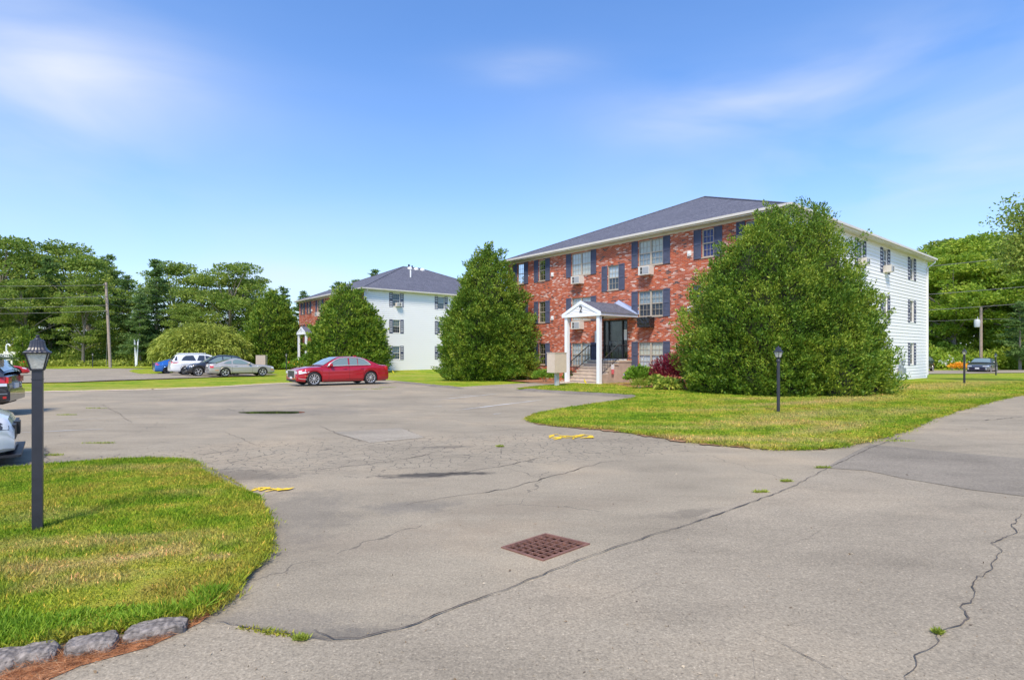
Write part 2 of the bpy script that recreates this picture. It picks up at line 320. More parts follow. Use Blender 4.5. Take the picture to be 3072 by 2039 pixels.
def glass_material():
    m = bpy.data.materials.new('window_glass'); m.use_nodes = True; t = m.node_tree; t.nodes.remove(t.nodes['Principled BSDF'])
    a = N(t, 'ShaderNodeBsdfTransparent'); a.inputs[0].default_value = (.86,.9,.92,1); b = N(t, 'ShaderNodeBsdfGlossy'); b.inputs['Roughness'].default_value = .03
    fr = N(t, 'ShaderNodeFresnel'); fr.inputs[0].default_value = 1.38; ms = N(t, 'ShaderNodeMixShader')
    t.links.new(fr.outputs[0], ms.inputs[0]); t.links.new(a.outputs[0], ms.inputs[1]); t.links.new(b.outputs[0], ms.inputs[2]); t.links.new(ms.outputs[0], t.nodes['Material Output'].inputs[0]); return m
M_GLASS = glass_material()
def lens_material():
    g = G('frosted_lamp_panel'); n = g.noise(45, 3, .7); c = g.ramp(n, [(.3, (.42,.4,.36)), (.7, (.62,.6,.55))]); g.bump(n, .6, .01); return g.out(c, .3, .5)
M_LENS = lens_material()

# ------------------------------------------------------------------ ground sheets
def sheet(name, pts, material, z, cuts=1.5, hole=None, label=None, kind='structure', skirt=0, jit=0.0, cat=None, group=None, smooth_pts=0):
    P = [Vector((p[0], p[1])) for p in pts]
    if jit:
        Q = []
        for i, p in enumerate(P):
            q = P[(i+1) % len(P)]; L = (q-p).length; dist = min(p.length, q.length)
            if dist > 32 or L < .3: Q.append(p); continue
            n = max(1, int(L/(.12 if dist < 12 else .3)));  nd = Vector((-(q-p).y, (q-p).x)).normalized()
            for k in range(n):
                w = p.lerp(q, k/n); Q.append(w+nd*jit*(mnoise.noise((w.x*3, w.y*3, 0))*1.3+mnoise.noise((w.x*11, w.y*11, 3))*.6))
        P = Q
    bm = bmesh.new(); vs = [bm.verts.new((p.x, p.y, 0)) for p in P]; f = bm.faces.new(vs)
    bmesh.ops.triangulate(bm, faces=[f], ngon_method='EAR_CLIP')
    ys = [v.co.y for v in bm.verts]; xs = [v.co.x for v in bm.verts]
    planes = [('y', y) for y in np.arange(27, 56, 2.8) if min(ys) < y < max(ys)]
    if max(ys) > 45 and min(xs) < 5: planes += [('x', x) for x in np.arange(-45, 10, 3.0) if min(xs) < x < max(xs)] + [('y', y) for y in np.arange(57, 92, 3)  if min(ys) < y < max(ys)]
    for ax, c in planes:
        bmesh.ops.bisect_plane(bm, geom=bm.verts[:]+bm.edges[:]+bm.faces[:], plane_co=((c,0,0) if ax == 'x' else (0,c,0)), plane_no=((1,0,0) if ax == 'x' else (0,1,0)))
    if hole:
        H = [Vector((h[0], h[1], 0)) for h in hole]; cen = sum(H, Vector())/4; ns = []
        for i in range(4):
            a, b = H[i], H[(i+1) % 4]; n = Vector((-(b-a).y, (b-a).x, 0)).normalized()
            if (cen-a).dot(n) < 0: n = -n
            ns.append((a, n)); bmesh.ops.bisect_plane(bm, geom=bm.verts[:]+bm.edges[:]+bm.faces[:], plane_co=a, plane_no=n)
        dead = [f for f in bm.faces if all((f.calc_center_median()-a).dot(n) > 1e-5 for a, n in ns)]
        bmesh.ops.delete(bm, geom=dead, context='FACES')
    for v in bm.verts: v.co.z = Tz(v.co.x, v.co.y)+z
    if skirt:
        be = [e for e in bm.edges if e.is_boundary]; r = bmesh.ops.extrude_edge_only(bm, edges=be)
        for g in r['geom']:
            if isinstance(g, bmesh.types.BMVert): g.co.z -= skirt
    bmesh.ops.recalc_face_normals(bm, faces=bm.faces)
    me = bpy.data.meshes.new(name); bm.to_mesh(me); bm.free(); me.materials.append(material)
    return put(name, me, None, None, 0, label, cat, group, kind)

drain = [U(1503,1643), U(1636.7,1601.3), U(1770.5,1632.3), U(1628.7,1683)]
far = 1500
gp = [(-far,-60),(far,-60),(far,far),(-far,far)]
sheet('ground', gp, M_LAWN, -.05, hole=drain, label='grassy ground reaching to the woods')
lotpts = [(-46,0)]+[U(0,1181)]+[Uv(*p) for p in ((45,905),(200,902),(350,899),(500,893),(600,887),(655,884),(780,879),(895,876),(960,882),(1010,888),(1062,892),(1110,889),(1200,884),(1300,879))]
lotpts += [bl(C2,-1.5,11.2), bl(C2,1.0,9.5), (14,27), (60,31), (60,-30), (-46,-30)]
sheet('parking_lot', lotpts, M_ASPH, 0, hole=drain, label='worn grey asphalt parking lot full of cracks')
lot2 = [z4(-900,1290), z4(-300,1282), z4(0,1275), z4(600,1270), z4(870,1255), z4(1400,1238), z4(2000,1222)]
e = np.array(U(835,1122)); lot2 += [tuple(e), tuple(e+uD*16), tuple(e+uD*30-vD*1)]
lot2 += [z4(1330,1156), z4(1000,1155), z4(370,1158), z4(0,1160), z4(-900,1168)]
sheet('parking_lot', lot2, M_ROAD, 0, label='second parking lot beyond the grass strip')
isl = [z4(1105,1178), z4(1140,1166), z4(1250,1160), z4(1460,1158), z4(1480,1190), z4(1350,1200), z4(1200,1200)]
sheet('grass_island', isl, M_LAWN, .05, label='small grass island in the second parking lot', skirt=.1)
sheet('parking_lot', [U(2770,1124), U(2895,1123), U(3300,1116), U(3300,1111), U(2895,1113), U(2770,1113)], M_ROAD, .09, label='strip of asphalt behind the white gable wall')
road = [U(*p) for p in ((-350,2300),(100,2030),(300,1985),(590,1863),(670,1868),(800,1893),(990,1925),(1080,1918),(1187,1890),(1284,1860),(1374,1820),(1455,1793),(1535,1762),(1642,1719),(1776,1676),(1936,1614),(2000,1596),(2107,1543),(2214,1505),(2278,1478),(2375,1441),(2466,1406),(2535,1387),(2615,1355),(2700,1325),(2712,1312))]
road += [(13.5,11.0), (18,15), (24,19), (40,27), (60,31), (60,-30), (-14,-30), (-14,0)]
road = [U(590,1863)]+[U(*p) for p in ((670,1868),(800,1893),(990,1925),(1080,1918),(1187,1890),(1284,1860),(1374,1820),(1455,1793),(1535,1762),(1642,1719),(1776,1676),(1936,1614),(2000,1596),(2107,1543),(2214,1505),(2278,1478),(2375,1441),(2466,1406),(2535,1387),(2615,1355),(2700,1325))]+[Uv(2362,905), (60,36), (60,-30), (-9,-30), (-9,.5), U(300,1980)]
sheet('road', road, M_ROAD, .004, label='pale grey asphalt road in the foreground', jit=.02)
sheet('road_patch', [U(2470,1404), U(2610,1333), U(2800,1352), U(3072,1376), U(3300,1392), U(3300,1520), U(3072,1489), U(2900,1468), U(2700,1434), U(2600,1412)], M_PATCH, .009, label='darker rectangular asphalt patch across the road', jit=.015)
sheet('pale_patch', [U(1000,1297), U(1200,1283), U(1278,1312), U(1110,1328)], M_PALE, .005, label='lighter asphalt patch in the lot', jit=.02)
rl = [Uv(*p) for p in ((1198,898),(1235,893.5),(1290,889),(1340,884.5),(1365,883))]+[bl(C2,-.9,8.2), bl(C2,1,8), bl(C2,20,3), bl(C2,24,2)]+[U(2781,1122.5), U(2900,1122), U(3100,1117), U(3500,1116), (60,40), (60,32.5)]
rl += [U(3250,1172)]+[Uv(*p) for p in ((2362,910),(2300,922),(2250,935),(2200,950),(2150,965),(2110,983),(2080,995),(2040,1008),(1990,1020),(1940,1031),(1900,1036),(1850,1038),(1800,1037),(1750,1035),(1700,1030),(1650,1026),(1600,1020),(1560,1015),(1500,1006),(1440,997),(1400,991),(1350,988),(1300,984),(1260,979),(1232,975),(1218,970),(1228,963),(1240,958),(1280,950),(1320,943),(1400,931),(1465,921),(1475,916),(1440,912),(1380,908),(1300,904),(1240,901))]
sheet('lawn', rl, M_LAWN, .055, label='lawn around the nearer brick building', skirt=.12, jit=.06)
ll = [(-9,5.5)]+[Uv(*p) for p in ((0,1088),(60,1083),(130,1077),(200,1072),(265,1067),(330,1064),(400,1066),(436,1073),(470,1093),(530,1130),(580,1149),(598,1175),(610,1210),(618,1240),(610,1275),(585,1310),(552,1350),(515,1392),(470,1422),(425,1432),(380,1440),(270,1462),(130,1484),(0,1512))]+[(-4.5,2.5), (-9,1.6)]
sheet('lawn', ll, M_LAWN, .05, label='near lawn in the left foreground with the big lamp post', skirt=.1, jit=.04)
# pale dirt fringe round the lawns, gravel strip behind the lot
def ribbon(name, pts, w0, w1, material, z, label, jit=.0, kind='structure'):
    P = [Vector((*p, 0)) for p in pts]; Q = []
    for a, b in zip(P, P[1:]):
        n = max(1, int((b-a).length/(.07 if (b-a).length < 5 else .25))); Q += [a.lerp(b, k/n) for k in range(n)]
    Q.append(P[-1]); mb = MB(); prev = None
    for i, q in enumerate(Q):
        d = (Q[min(i+1, len(Q)-1)]-Q[max(i-1, 0)]).normalized(); n = Vector((-d.y, d.x, 0))
        j0 = (mnoise.noise(q*2.1)+.7*mnoise.noise(q*7))*jit; j1 = (mnoise.noise(q*2.7+Vector((9,9,9)))+.7*mnoise.noise(q*8))*jit
        a, b = q+n*(w0+j0), q+n*(w1+j1)
        cur = ((a.x, a.y, Tz(a.x, a.y)+z), (b.x, b.y, Tz(b.x, b.y)+z))
        if prev: mb.poly((prev[0], cur[0], cur[1], prev[1]))
        prev = cur
    return mb.build(name, material, kind=kind, label=label)
ribbon('gravel_strip', lotpts[1:9], -.18, .62, M_GRAV, .012, 'pale gravel strip along the far edge of the lot', .18)
M_DIRT = mat('dry_dirt', (.33,.19,.10), .95, var=.35, vscale=14, bump=.8, bscale=30)
ribbon('dirt_edge', [Uv(*p) for p in ((1225,972),(1260,979),(1300,984),(1350,988),(1440,997),(1500,1006),(1560,1015),(1600,1020),(1650,1026),(1700,1030),(1750,1035),(1800,1037),(1900,1036))], -.10, .04, M_DIRT, .02, 'brown dirt edge of the nearer lawn', .22)
ribbon('dirt_edge', [Uv(*p) for p in ((580,1149),(598,1175),(610,1210),(618,1240),(610,1275),(585,1310),(552,1350),(515,1392),(470,1422))], -.06, .015, M_DIRT, .017, 'brown dirt edge of the foreground lawn', .045)
def berm(pts, w, h, label):
    P = [Vector((*p, 0)) for p in pts]; mb = MB(); Q = []
    for a, b in zip(P, P[1:]):
        n = max(1, int((b-a).length/.3)); Q += [a.lerp(b, k/n) for k in range(n)]
    Q.append(P[-1]); rings = []
    for i, q in enumerate(Q):
        d = (Q[min(i+1, len(Q)-1)]-Q[max(i-1, 0)]).normalized(); n = Vector((-d.y, d.x, 0)); e = min(1, i/2, (len(Q)-1-i)/2)+.05
        rings.append([(q.x+n.x*a*w*.5, q.y+n.y*a*w*.5, Tz(q.x, q.y)+h*b*min(1, e)*(1+.35*mnoise.noise(q*3))) for a, b in ((-1,-.05),(-.7,.7),(-.2,1.0),(.3,1.0),(.75,.75),(1,.1))])
    for r0, r1 in zip(rings, rings[1:]):
        for k in range(5): mb.poly((r0[k], r0[k+1], r1[k+1], r1[k]))
    return mb.build('kerb', M_BERM, smooth=50, kind='structure', label=label)
berm([Uv(*p) for p in ((1195,899),(1240,903),(1300,907),(1380,911),(1440,915),(1485,919))], .42, .10, 'low asphalt kerb in front of the mailbox lawn')
berm([Uv(*p) for p in ((905,882),(960,886),(1010,892),(1065,896))], .35, .09, 'low asphalt kerb beside the red sedan')
berm([Uv(*p) for p in ((432,1068),(470,1088),(530,1124),(578,1146))], .2, .06, 'broken asphalt kerb of the foreground lawn')
# mulch beds
sheet('mulch_bed', [bl(C2,-.1,8.35), bl(C2,-2.6,8.3), U(1900,1164), U(1990,1168), U(2060,1171), bl(C2,-.1,3)], M_MULCH, .07, label='bark mulch bed right of the entrance steps')
sheet('mulch_bed', [bl(C2,-.1,11.1), bl(C2,-2.4,11.1), U(1640,1151), U(1560,1144), U(1500,1140), U(1380,1139), bl(C2,-1.2,20)], M_MULCH, .02, label='bark mulch bed left of the entrance steps')

# cracks, paint and puddle laid on the asphalt
WK = 1.0
def strip(mb, pts, w, z, jit=.02, dens=.12):
    P = [Vector((*p, 0)) for p in pts]; Q = []
    for a, b in zip(P, P[1:]):
        n = max(1, int((b-a).length/dens)); Q += [a.lerp(b, k/n) for k in range(n)]
    Q.append(P[-1]); prev = None
    for i, q in enumerate(Q):
        d = (Q[min(i+1, len(Q)-1)]-Q[max(i-1, 0)]).normalized(); n = Vector((-d.y, d.x, 0))
        c = q+n*(mnoise.noise(q*5)*jit*2+random.uniform(-jit, jit)*.5); ww = w*WK*(.35+abs(mnoise.noise(q*4+Vector((5,0,0))))*1.6)*.5
        ww *= min(1, .25+i*.15, .25+(len(Q)-1-i)*.15)
        zz = Tz(q.x, q.y)+z; cur = ((c.x+n.x*ww, c.y+n.y*ww, zz), (c.x-n.x*ww, c.y-n.y*ww, zz))
        if prev: mb.poly((prev[0], cur[0], cur[1], prev[1]))
        prev = cur
WK = .62
r3 = lambda a, b: U(2000+a/1.8685, 1200+b/1.8685); r2 = lambda a, b: U(1000+a/1.869, 1200+b/1.869); r1 = lambda a, b: U(a/1.869, 1200+b/1.869)
mb = MB()
strip(mb, [r3(*p) for p in ((1990,640),(1940,700),(1955,745),(1825,805),(1885,850),(1820,915),(1835,955),(1775,995),(1740,992),(1705,1050),(1730,1080),(1700,1140),(1645,1165),(1695,1230),(1660,1275),(1545,1295),(1505,1330),(1520,1355),(1460,1410),(1395,1440),(1415,1480),(1345,1560),(1320,1640))], .016, .0135, .012, .05)
strip(mb, [r3(*p) for p in ((430,1250),(520,1320),(700,1400),(850,1480),(990,1560),(1060,1640))], .008, .0135, .012, .06)
strip(mb, [r3(*p) for p in ((470,1380),(485,1460),(500,1570))], .005, .0135, .01, .06)
strip(mb, [r3(*p) for p in ((540,835),(720,800),(800,775),(855,735))], .009, .0135, .012)
strip(mb, [r2(*p) for p in ((1480,1130),(1530,1120),(1600,1090),(1700,1060),(1830,1010))], .008, .0135, .012)
strip(mb, [r2(*p) for p in ((-120,1290),(0,1345),(150,1340),(350,1290),(530,1235),(700,1165),(850,1110),(1000,1052),(1200,970),(1400,890),(1600,825),(1750,772),(1950,715),(2056,680),(2200,630),(2400,555),(2590,480),(2740,400),(2880,335),(3010,270),(3180,210))], .022, .015, .012, .06)
strip(mb, [r1(*p) for p in ((1090,1235),(1170,1262),(1250,1250),(1350,1280),(1500,1302),(1650,1322),(1850,1350))], .02, .015, .015, .05)
strip(mb, [r2(*p) for p in ((400,590),(600,550),(870,515),(1000,490),(1200,435),(1350,395),(1500,350),(1620,335))], .026, .006, .03)
strip(mb, [r2(*p) for p in ((430,442),(830,388),(1000,360),(1190,315))], .035, .006, .04)
strip(mb, [r2(*p) for p in ((-200,400),(0,382),(300,345),(560,300),(660,285))], .03, .006, .04)
for pts in (((240,250),(430,240),(620,215),(720,190)), ((560,20),(680,80),(740,130)), ((780,330),(960,320),(1250,290),(1480,265)), ((1245,175),(1480,265)), ((1240,40),(1400,80)), ((1780,140),(1900,190),(2060,240)), ((245,250),(270,370)),
            ((600,30),(900,12),(1200,0)), ((1350,65),(1800,40),(2200,15)), ((1000,130),(1300,105),(1500,100))):
    strip(mb, [r1(*p) for p in pts], .022, .006, .04)
for pts in (((940,370),(1180,440)), ((1360,300),(1430,340)), ((0,240),(300,215),(700,190),(1150,150)), ((60,150),(400,160),(520,215)), ((1850,30),(2056,10)), ((0,120),(700,95))):
    strip(mb, [r2(*p) for p in pts], .018, .006, .04)
strip(mb, [r3(*p) for p in ((1330,450),(1400,490),(1500,515))], .01, .0135, .02)
strip(mb, [U(2800,1265), U(2950,1262), U(3072,1250)], .04, .0135, .05); strip(mb, [U(2880,1240), U(3000,1232)], .03, .0135, .05)
random.seed(8)
for i in range(26):                                               # short alligator cracks of the broken patch
    x, y = U(random.uniform(900,1560), random.uniform(1320,1420)); a = random.choice((.1, 1.5, .8, 2.3))+random.uniform(-.4,.4); L = random.uniform(.3,1.2)
    strip(mb, [(x, y), (x+math.cos(a)*L*.5, y+math.sin(a)*L*.4), (x+math.cos(a+.6)*L, y+math.sin(a+.6)*L*.7)], .014, .006, .05)
WK = 1.0; mb.build('asphalt_cracks', M_CRACK, kind='structure', label='dark cracks running through the asphalt')
mb = MB()
def line(a, b, w=.1): strip(mb, [a, b], w*1.25, .0062, .003, .3)
line(U(65,1297), U(308,1287)); line(U(1364,1231), U(1627,1199)); line(U(1300,1200), U(1500,1180)); line(U(1342,1184), U(1456,1186)); line(U(950,1178), U(965,1177), .14)
line(z4(1000,1220), z4(1210,1215)); line(z4(370,1168), z4(640,1165)); line(z4(920,1198), z4(1010,1196)); line(U(1300,1220), U(1325,1218), .25); line(U(1480,1242), U(1502,1240), .3); line(U(1035,1186), U(1060,1184), .2); line(U(1335,1163), U(1350,1163), .3)
line(U(140,1262), U(420,1250), .05)
mb.build('stall_lines', M_PAINTW, kind='structure', label='faded white parking stall lines')
mb = MB()
for (cx, cy, sx, k) in ((810,1471,1,-1), (1710,1312,1,1)):
    for i in range(16):
        f = i/15; a = U(cx-66+90*f+random.uniform(-6,6), cy+random.uniform(-9,10)*(1-.4*f)); b = U(cx-40+104*f+random.uniform(-12,12), cy-3+random.uniform(-9,7)*(1-.5*f))
        strip(mb, [a, b], .15, .0075+i*.0006, .05, .05)
mb.build('spray_paint_marks', M_PAINTY, kind='structure', label='yellow sprayed utility marks on the asphalt')
px, py = U(823,1237); mb = MB(); ring = [(px+.98*math.cos(a)*(1+.2*mnoise.noise((math.cos(a)*1.5, math.sin(a)*1.5, 0))), py+.34*math.sin(a)*(1+.35*mnoise.noise((math.cos(a)*2, math.sin(a)*2, 4))), .0065) for a in np.linspace(0, 2*math.pi, 40, False)]
mb.poly(ring); mb.build('puddle', mat('puddle_water', (.05,.05,.035), .03, spec=.8), kind='structure', label='small dark puddle in the lot')

# ------------------------------------------------------------------ storm drain
def make_drain():
    A, B, Cc, D = [Vector((*p, 0)) for p in drain]; root = thing('storm_drain', 'rusty square storm drain grate set in the foreground asphalt', 'storm drain', (0,0,0))
    P = lambda a, b, z: (A.lerp(B, a)).lerp(D.lerp(Cc, a), b)+Vector((0, 0, z))
    def bar(mb, a0, a1, b0, b1, z0, z1):
        lo = [mb.pt(P(a, b, z0)) for a, b in ((a0,b0),(a1,b0),(a1,b1),(a0,b1))]; hi = [mb.pt(P(a, b, z1)) for a, b in ((a0,b0),(a1,b0),(a1,b1),(a0,b1))]
        for q in ((hi[0],hi[1],hi[2],hi[3]), (lo[0],lo[1],hi[1],hi[0]), (lo[1],lo[2],hi[2],hi[1]), (lo[2],lo[3],hi[3],hi[2]), (lo[3],lo[0],hi[0],hi[3])): mb.f.append(list(q)); mb.m.append(0)
    f = MB(); w = .045
    bar(f, 0,1,0,w,-.1,.012); bar(f, 0,1,1-w,1,-.1,.012); bar(f, 0,w,w,1-w,-.1,.012); bar(f, 1-w,1,w,1-w,-.1,.012); f.build('frame', M_RUST, root)
    g = MB(); w2 = w+.012; nb, na = 5, 7
    bar(g, w2,1-w2,w2,w2+.02,-.02,.006); bar(g, w2,1-w2,1-w2-.02,1-w2,-.02,.006)
    for i in range(nb-1):
        c = w2+(1-2*w2)*(i+1)/nb; bar(g, w2,1-w2,c-.009,c+.009,-.016,.006)
    for j in range(na+1):
        c = w2+(1-2*w2)*j/na; bar(g, c-.007,c+.007,w2+.001,1-w2-.001,-.012,.003)
    g.build('grate', M_RUST, root)
    p = MB(); p.poly([P(0,0,-.22), P(1,0,-.22), P(1,1,-.22), P(0,1,-.22)])
    for a, b in (((0,0),(1,0)), ((1,0),(1,1)), ((1,1),(0,1)), ((0,1),(0,0))): p.poly([P(*a,-.22), P(*b,-.22), P(*b,-.004), P(*a,-.004)])
    p.build('pit', M_PIT, root)
make_drain()

# ------------------------------------------------------------------ the two apartment buildings
ROWH = (2.25, 5.04, 7.82)
def wall_cells(mb, a0, a1, z0, z1, holes, course=None, lip=.022):
    A = sorted({a0, a1, *[h[0] for h in holes], *[h[1] for h in holes]}); Z = {z0, z1, *[h[2] for h in holes], *[h[3] for h in holes]}
    if course: Z |= {round(z0+k*course, 4) for k in range(int((z1-z0)/course)+1)}
    Z = sorted(Z)
    def o(z, up):
        if not course: return 0
        k = (z-z0)/course; fr = k-math.floor(k+1e-6) if up else (k-math.ceil(k-1e-6)+1)
        return lip*(1-fr)+.002
    for i in range(len(A)-1):
        for j in range(len(Z)-1):
            ac, zc = (A[i]+A[i+1])/2, (Z[j]+Z[j+1])/2
            if any(h[0] < ac < h[1] and h[2] < zc < h[3] for h in holes): continue
            ob, ot = o(Z[j], True), o(Z[j+1], False)
            mb.poly(((A[i], ob, Z[j]), (A[i+1], ob, Z[j]), (A[i+1], ot, Z[j+1]), (A[i], ot, Z[j+1])))
            if course and abs(((Z[j]-z0)/course) % 1) < 1e-3: mb.poly(((A[i], 0, Z[j]), (A[i+1], 0, Z[j]), (A[i+1], ob, Z[j]), (A[i], ob, Z[j])))
    for h in holes:
        for p, q in (((h[0],h[2]),(h[1],h[2])), ((h[1],h[2]),(h[1],h[3])), ((h[1],h[3]),(h[0],h[3])), ((h[0],h[3]),(h[0],h[2]))):
            mb.poly(((p[0], 0, p[1]), (q[0], 0, q[1]), (q[0], -.12, q[1]), (p[0], -.12, p[1])))
def make_window(root, fn, a0, a1, z0, z1, lights=1, cur=(0, 0), shut=.42, arch_h=0, frame=None, full=True, gap=.03):
    frame = frame or M_WFR
    w = MB(fn); d = -.07; fw = .05
    w.box(a0,a1,d-.03,d+.03,z0,z0+fw); w.box(a0,a1,d-.03,d+.03,z1-fw,z1); w.box(a0,a0+fw,d-.03,d+.03,z0+fw,z1-fw); w.box(a1-fw,a1,d-.03,d+.03,z0+fw,z1-fw)
    w.box(a0-.03,a1+.03,-.05,.035,z0-.05,z0-.002); zm = (z0+z1)/2
    L = [(a0+fw, a1-fw)] if lights == 1 else [(a0+fw, (a0+a1)/2-.05), ((a0+a1)/2+.05, a1-fw)]
    if lights == 2: w.box((a0+a1)/2-.05,(a0+a1)/2+.05,d-.03,d+.035,z0+fw,z1-fw)
    for b0, b1 in L: w.box(b0,b1,d-.02,d+.02,zm-.025,zm+.025)
    win = w.build('window', frame, root)
    m = MB(fn)
    for b0, b1 in L:
        for k in (1, 2): c = b0+(b1-b0)*k/3; m.box(c-.007,c+.007,d-.012,d+.006,z0+fw,z1-fw)
        for zz in ((z0+fw+zm)/2, (z1-fw+zm)/2): m.box(b0,b1,d-.0125,d+.0065,zz-.007,zz+.007)
    m.build('muntins', frame, win)
    p = MB(fn); p.poly(((a0+fw,d,z0+fw),(a1-fw,d,z0+fw),(a1-fw,d,z1-fw),(a0+fw,d,z1-fw))); p.build('pane', M_GLASS, win)
    for i, (b0, b1) in enumerate(L):
        c = MB(fn); c.cm = 0
        n = 14 if cur[0] else 1
        for (zz0, zz1, mi) in ((zm, z1-fw, 0), (z0+fw, zm, 1)):
            c.cm = mi
            for k in range(n):
                x0, x1 = b0+(b1-b0)*k/n, b0+(b1-b0)*(k+1)/n; f0, f1 = (.012*(k % 2), .012*((k+1) % 2)) if n > 1 else (0, 0)
                c.poly(((x0,d-.045-f0,zz0),(x1,d-.045-f1,zz0),(x1,d-.045-f1,zz1),(x0,d-.045-f0,zz1)))
        c.build('curtain_or_dark_sheet', [M_CURT[cur[0]], M_CURT[cur[1]]], win)  # dark parts are a painted sheet in place of the unlit room
    if shut:
        for s0, s1 in ((a0-gap-shut, a0-gap), (a1+gap, a1+gap+shut)):
            s = MB(fn); zb, zt = z0-.04, z1+.03
            s.box(s0,s0+.05,.003,.04,zb,zt); s.box(s1-.05,s1,.003,.04,zb,zt)
            for zz in (zb, (zb+zt)/2-.035, zt-.07): s.box(s0+.05,s1-.05,.003,.038,zz,zz+.07)
            n = 9
            for (q0, q1) in ((zb+.07, (zb+zt)/2-.035), ((zb+zt)/2+.035, zt-.07)):
                for k in range(n):
                    zz = q0+(q1-q0)*k/n; h = (q1-q0)/n; s.poly(((s0+.05,.026,zz),(s1-.05,.026,zz),(s1-.05,.013,zz+h*.96),(s0+.05,.013,zz+h*.96)))
            s.box(s0+.05,s1-.05,.003,.008,zb,zt); s.build('shutter', M_SHUT, win)
    return win
def ac_unit(root, fn, a, z, w=.72, h=.46, out=.42, bag=False):
    b = MB(fn); b.box(a-w/2,a+w/2,-.05,out,z,z+h); o = b.build('air_conditioner', M_AC, root)
    g = MB(fn); g.box(a-w*.45,a+w*.1,out,out+.012,z+.06,z+h-.05); g.build('grille', M_ACG, o)
    g = MB(fn); g.box(a+w*.14,a+w*.3,out,out+.012,z+.06,z+h*.5-.01); g.box(a+w*.14,a+w*.3,out,out+.012,z+h*.5+.02,z+h-.05); g.build('vent', M_DARK, o)
    if bag:
        m = MB(); N_ = 14
        for face in range(5):
            for i in range(N_):
                for j in range(N_):
                    q = []
                    for di, dj in ((0,0),(1,0),(1,1),(0,1)):
                        p, r = (i+di)/N_, (j+dj)/N_
                        if face == 0: v = (a-w*.56+w*1.12*p, out+.05, z-.05+(h+.08)*r)
                        elif face in (1, 2): v = (a-w*.56 if face == 1 else a+w*.56, -.0+(out+.05)*p, z-.05+(h+.08)*r)
                        else: v = (a-w*.56+w*1.12*p, (out+.05)*r, z-.05 if face == 3 else z+h+.03)
                        k = mnoise.noise(Vector(v)*9)*.035; q.append(fn(v[0]+k, v[1]+(k if v[1] > .05 else 0), v[2]+k))
                    m.poly(q)
        m.build('plastic_cover', M_BAG, o, label='black plastic bag wrapped round the unit')
def building(C, number, label, curt, near):
    root = thing('apartment_building', label, 'building', (C[0], C[1], 0), ROT)
    fb = lambda a, o, z: (-o, a, z); fw_ = lambda a, o, z: (a, -o, z)
    EZ = 8.02
    W_ = []                                        # brick facade windows: a0,a1,z0,z1,lights
    for r, zt in enumerate(ROWH):
        for a0, a1, n in ((1.12,1.80,1), (3.42,4.06,1), (6.36,7.96,2), (11.50,13.10,2), (15.50,16.14,1), (17.66,18.34,1)): W_.append((a0, a1, zt-1.4, zt, n))
    W_.append((9.36, 10.16, 5.3, 6.72, 1)); door = (8.72, 10.54, 1.24, 3.56)
    wb = MB(fb); wall_cells(wb, 0, LS, -.6, EZ, [w[:4] for w in W_]+[door]); wb.build('brick_wall', M_BRICK, root)
    V_ = [(c-.42, c+.42, zt-1.38, zt+.02, 1) for zt in ROWH for c in (3.6, 9.15, 13.2, 18.42)]
    ws = MB(fw_); wall_cells(ws, .12, LT, -.16 if near else -.3, EZ, [w[:4] for w in V_], .205, .026); ws.build('siding_wall', M_WHITE, root)
    wf = MB(fw_); wf.box(.0,LT,-.15,-.03,-.6,-.16); wf.build('foundation', M_CONC2, root)
    bk = MB(); bk.box(LT-.1,LT,0,LS,-.6,EZ-.002); bk.box(.1,LT-.1,LS-.1,LS,-.6,EZ-.002); bk.build('rear_wall', M_WHITE, root)
    for xa, xb in ((-.02,.12),(LT-.1,LT+.03)): ct = MB(); ct.box(xa,xb,-.045,.0,-.16,EZ-.01); ct.build('corner_board', M_TRIM, root)
    fl = MB(); fl.box(.2,LT-.2,.2,LS-.2,.4,.45); fl.box(.6,.65,.2,LS-.2,.5,EZ); fl.box(.7,LT-.2,.6,.65,.5,EZ); fl.build('inner_wall', M_DARK, root)
    for i, w in enumerate(W_): make_window(root, fb, *w, cur=curt(i))
    for i, w in enumerate(V_): make_window(root, fw_, *w, cur=((1, 2), (0, 3), (2, 2))[i % 3], shut=.4, frame=M_WFR2, gap=.02)
    # roof: hip over both spans, thick at the eave
    ov = .42; e = EZ+.10; r = MB(); ax, bx, ry = 9.7, LT-9.7, LS/2; rz_ = 12.4
    P = [(-ov,-ov,e), (LT+ov,-ov,e), (LT+ov,LS+ov,e), (-ov,LS+ov,e), (ax,ry,rz_), (bx,ry,rz_)]
    for q in ((0,4,3), (1,2,5), (0,1,5,4), (3,4,5,2)): r.poly([P[k] for k in q])
    rf = r.build('roof', M_ROOF, root)
    cp = MB()
    for a, b in ((0,4), (3,4), (1,5), (2,5), (4,5)):
        A, B = Vector(P[a]), Vector(P[b]); cp.tube([A+Vector((0,0,.0)), B+Vector((0,0,.02))], .06, 6)
    cp.build('ridge_cap', M_ROOF, rf)
    s = MB(); s.poly([(-ov,-ov,EZ), (LT+ov,-ov,EZ), (LT+ov,LS+ov,EZ), (-ov,LS+ov,EZ)]); s.build('soffit', M_SOFF, root)
    f = MB(); g = MB()
    for (x0, x1, y0, y1) in ((-ov-.02,-ov,-ov-.02,LS+ov+.02), (LT+ov,LT+ov+.02,-ov-.02,LS+ov+.02), (-ov,LT+ov,-ov-.02,-ov), (-ov,LT+ov,LS+ov,LS+ov+.02)): f.box(x0,x1,y0,y1,EZ-.03,e+.01)
    for (x0, x1, y0, y1) in ((-ov-.13,-ov-.021,-ov-.1,LS+ov+.1), (-ov-.02,LT+ov,-ov-.13,-ov-.021)): g.box(x0,x1,y0,y1,EZ+.03,e+.045)
    f.build('fascia', M_SOFF, root); g.build('gutter', M_FASCIA, root)
